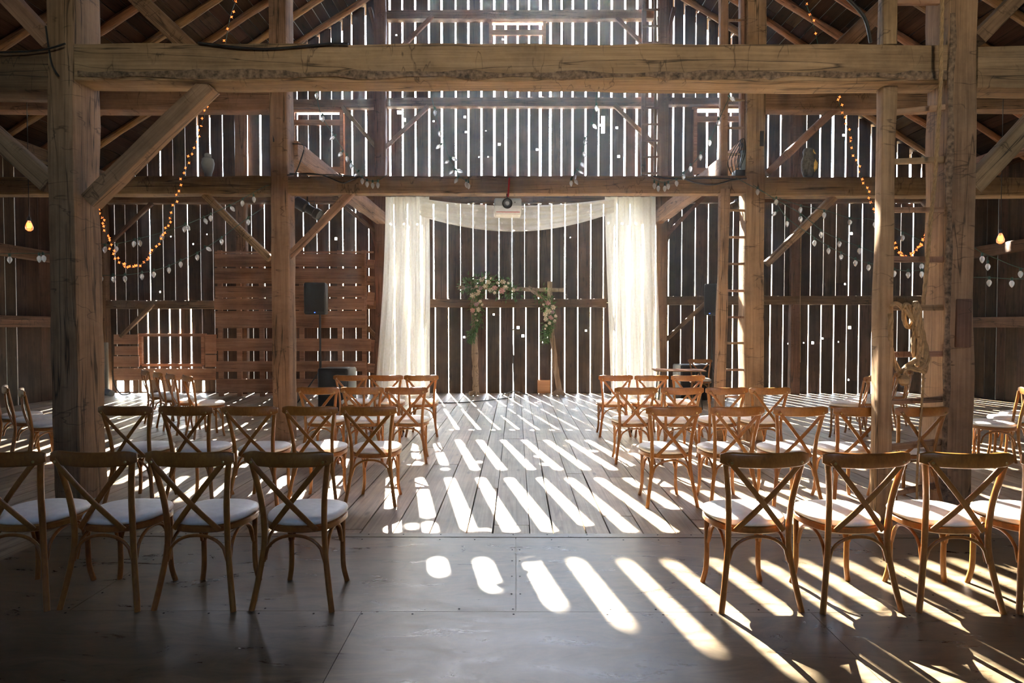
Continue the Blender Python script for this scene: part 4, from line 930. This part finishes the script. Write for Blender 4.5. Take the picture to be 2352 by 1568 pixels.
# ------------------------------------------------------------------ owls
def owl(px, py0, hpx, Y, z0, label, mats, cat, rz=0):
    h = hpx*Y/F; x = at(px, py0, Y).x; root = empty('owl_decoy' if cat == 'decoy' else 'bust_decoy', (x, Y, z0), rz, label, cat)
    if cat == 'decoy':
        m_ = MB(); prof = [(.10, 0), (.13, .03), (.17, .14), (.215, .32), (.225, .5), (.2, .64), (.155, .74), (.165, .80), (.175, .88), (.14, .96), (.05, 1.0)]
        m_.lathe([(r*h, z*h) for r, z in prof], (0, 0, 0), 20); m_.build('body', M[mats[0]], root)
        m_ = MB(); m_.lathe([(.02*h, -.25*h), (.12*h, -.12*h), (.13*h, .05*h), (.04*h, .22*h)], (0, -.15*h, .42*h), 16); m_.build('belly', M[mats[1]], root)
        for s in (-1, 1):
            m_ = MB(); m_.lathe([(.04*h, 0), (.005*h, .11*h)], (s*.11*h, 0, .93*h), 8); m_.build('ear_tuft', M[mats[0]], root)
            m_ = MB(); m_.lathe([(.05*h, 0), (.05*h, .01*h), (.02*h, .02*h)], (s*.07*h, -.155*h, .86*h), 12, rx); e_ = m_.build('eye', M['owlb'], root)
            m_ = MB(); m_.lathe([(.022*h, .018*h), (.01*h, .03*h)], (s*.07*h, -.155*h, .86*h), 10, rx); m_.build('pupil', M['black'], e_)
            m_ = MB(); m_.sweep([(s*.20*h, 0, .62*h), (s*.24*h, .02, .4*h), (s*.15*h, .05*h, .05*h)], rrect(.05*h, .2*h, .02*h), up=(0, 1, 0), scl=[.8, 1, .3]); m_.build('wing', M[mats[0]], root)
        m_ = MB(); m_.lathe([(.03*h, 0), (.004*h, .08*h)], (0, -.17*h, .82*h), 8, Matrix.Rotation(2.4, 3, 'X')); m_.build('beak', M['owlb'], root)
    else:
        m_ = MB(); prof = [(.16, 0), (.13, .06), (.15, .2), (.22, .42), (.245, .6), (.21, .76), (.12, .84), (.13, .88), (.12, .96), (.05, 1)]
        m_.lathe([(r*h, z*h) for r, z in prof], (0, 0, 0), 20); m_.build('body', M[mats[0]], root)
        m_ = MB(); m_.lathe([(.03*h, 0), (.01*h, .07*h)], (.04*h, -.10*h, .88*h), 8, Matrix.Rotation(1.2, 3, 'X')); m_.build('beak', M[mats[0]], root)
owl(1856, 414, 70, 8.42, 3.585, 'painted plastic owl decoy with a yellow-orange breast on the right-hand beam', ('owl', 'owlb'), 'decoy', 1.0)
owl(478, 406, 58, 8.42, 3.60, 'plain grey bird-shaped decoy perched on the left-hand beam', ('grey', 'grey'), 'figure')

# ------------------------------------------------------------------ rope on the near ladder
def ropepath(pts, r, name, parent=None, label=None):
    ps = spline(pts, 10); ps2 = []; 
    m_ = MB(); L = 0; n = len(ps); strands = [[] for _ in range(3)]; last = None
    # resample
    out = [ps[0]]
    for p in ps[1:]:
        while (p-out[-1]).length > .012: out.append(out[-1]+(p-out[-1]).normalized()*.012)
    ps = out; n = len(ps)
    for i, p in enumerate(ps):
        d = (ps[min(i+1, n-1)]-ps[max(i-1, 0)]).normalized()
        y = (last if last is not None else Vector((.3, 1, .2))); y = (y-d*y.dot(d)).normalized(); last = y; x = y.cross(d)
        for k in range(3):
            a = i*.012/(r*4.2)*1.6+2*PI*k/3; strands[k].append(p+x*math.cos(a)*r*.5+y*math.sin(a)*r*.5)
    for s in strands: m_.tube(s[::1], r*.56, 6)
    return m_.build(name, M['rope'], parent, angle=60)
root = empty('rope', tuple(at(2100, 700, 5.15)), label='thick hemp rope hanging from the roof and knotted in a coil on the near ladder', cat='rope'); o1 = Vector(root.location)
def rp(l): return [at(x, y, Y)-o1 for x, y, Y in l]
ropepath(rp([(2165, -20, 5.2), (2162, 100, 5.2), (2160, 200, 5.2), (2148, 400, 5.22), (2138, 500, 5.22), (2128, 620, 5.22), (2120, 700, 5.2)]), .016, 'hanging_length', root)
ropepath(rp([(2048, 700, 5.1), (2062, 697, 5.05), (2075, 712, 5.05), (2078, 740, 5.08), (2090, 752, 5.1), (2098, 725, 5.05), (2085, 700, 5.02), (2078, 706, 5.0), (2095, 730, 5.0), (2112, 760, 5.05), (2120, 800, 5.1), (2126, 850, 5.1), (2110, 845, 5.05), (2098, 800, 5.03), (2102, 740, 5.0), (2100, 698, 5.0), (2110, 705, 5.05), (2118, 760, 5.1), (2130, 820, 5.1), (2122, 850, 5.05)]), .019, 'coil', root)
ropepath(rp([(2046, 720, 5.12), (2044, 770, 5.1), (2048, 815, 5.1), (2066, 852, 5.06), (2088, 838, 5.02), (2105, 825, 5.0), (2120, 830, 5.02), (2110, 848, 5.0), (2090, 845, 5.0), (2078, 850, 5.0), (2080, 862, 5.0), (2086, 872, 5.0)]), .022, 'knotted_loop', root)
ropepath(rp([(2108, 698, 5.0), (2106, 740, 4.98), (2112, 790, 4.98), (2106, 840, 5.0)]), .02, 'coil', root)
ropepath(rp([(2120, 850, 5.1), (2119, 900, 5.15), (2112, 1000, 5.15), (2107, 1080, 5.15), (2106, 1160, 5.15)]), .010, 'thin_tail', root)
m_ = MB(); c = at(2076, 872, 5.0)-o1; m_.lathe([(.012, -.05), (.04, -.03), (.045, .01), (.02, .04)], c, 12); m_.build('frayed_knot', M['rope'], root)
o = cord('cord', [(1839, 480, 13.0), (1839, 600, 13.0), (1838, 700, 13.0), (1838, 812, 13.0), (1838, 832, 13.0)], .008, 'rope', 'thin cord hanging down before the back wall, right of the right middle post', 'cord')

# ------------------------------------------------------------------ outside greenery seen through the gap at far left
rn = random.Random(2); m_ = MB()
for k in range(500):
    p = Vector((XL-.62+rn.uniform(-.2, .2), 12.35+rn.uniform(-.5, .5), -.6)); h = rn.uniform(.5, 1.2)
    d = Vector((rn.uniform(-.15, .15), rn.uniform(-.15, .15), h)); s = Vector((rn.uniform(-1, 1), rn.uniform(-1, 1), 0)).normalized()*.012
    m_.add([p-s, p+s, p+d], [(0, 1, 2)])
tag(m_.build('grass_clump', M['grass'], smooth=False), 'green weeds growing outside against the left wall boards', 'plants', kind='stuff')

# ------------------------------------------------------------------ haze volume added for the bluish glow high in the gable
hz = bpy.data.materials.new('added_glow_haze'); nt, nd, lk = nodes(hz); out = nd.new('ShaderNodeOutputMaterial'); vs_ = nd.new('ShaderNodeVolumeScatter')
vs_.inputs['Density'].default_value = .0013; vs_.inputs['Anisotropy'].default_value = .85; vs_.inputs['Color'].default_value = (.82, .9, 1, 1); lk.new(vs_.outputs[0], out.inputs['Volume'])
m_ = MB(); ya, yb = YF-.1, YW+.12
pf = [(XL-.12, -.12), (XR+.12, -.12), (XR+.12, roofz(XR)+.16), (XC, RIDGE+.25), (XL-.12, roofz(XL)+.16)]
m_.loft([[Vector((x, y, z)) for x, z in pf] for y in (ya, yb)])
tag(m_.build('added_glow_haze', hz, smooth=False), 'thin haze filling the barn, added for the bluish glow in the gable', 'haze', kind='stuff')
# ------------------------------------------------------------------ light
# added fill: unseen warm spot high on the front wall, brightening the beams
root = empty('added_fill_lamp', (2.2, -3.75, 4.9), label='added unseen fill lamp in a black housing, high on the front wall', cat='lamp')
m_ = MB(); m_.rbox((0, -.05, 0), (.42, .2, .3), .02); m_.build('housing', M['black'], root)
ld = bpy.data.lights.new('added_fill_light', 'SPOT'); lo = bpy.data.objects.new('added_fill_light', ld); COL.objects.link(lo)
ld.spot_size = R(58); ld.spot_blend = .8; ld.shadow_soft_size = .15; ld.energy = 420; ld.color = (1, .76, .50)
lo.location = (2.2, -3.55, 4.9); lo.rotation_euler = Vector((2.0, -12, .95)).to_track_quat('Z', 'Y').to_euler()
sun_d = bpy.data.lights.new('sun', 'SUN'); sun = bpy.data.objects.new('sun', sun_d); COL.objects.link(sun)
AZ, TAN = R(11.6), .87
sd = Vector((-math.tan(AZ), 1, TAN))        # towards the sun
sun.rotation_euler = sd.to_track_quat('Z', 'Y').to_euler(); sun_d.energy = 125; sun_d.angle = R(.53); sun_d.color = (1, .93, .80)
w = bpy.data.worlds.new('sky'); C.world = w; w.use_nodes = True; nt = w.node_tree; nt.nodes.clear()
out = nt.nodes.new('ShaderNodeOutputWorld'); bg = nt.nodes.new('ShaderNodeBackground'); sky = nt.nodes.new('ShaderNodeTexSky')
sky.sky_type = 'NISHITA'; sky.sun_disc = False; sky.sun_elevation = math.atan(TAN*math.cos(AZ)); sky.sun_rotation = -AZ; sky.air_density = 1.3; sky.dust_density = 1.0
tint = nt.nodes.new('ShaderNodeMix'); tint.data_type = 'RGBA'; tint.blend_type = 'MULTIPLY'; tint.inputs[0].default_value = 1; tint.inputs[7].default_value = (.94, .97, 1.03, 1); nt.links.new(sky.outputs[0], tint.inputs[6]); nt.links.new(tint.outputs[2], bg.inputs[0]); bg.inputs[1].default_value = 2.0; nt.links.new(bg.outputs[0], out.inputs[0])
v = C.view_settings; v.view_transform = 'Standard'; v.look = 'None'; v.gamma = 1; v.use_curve_mapping = False; v.exposure = 1.3
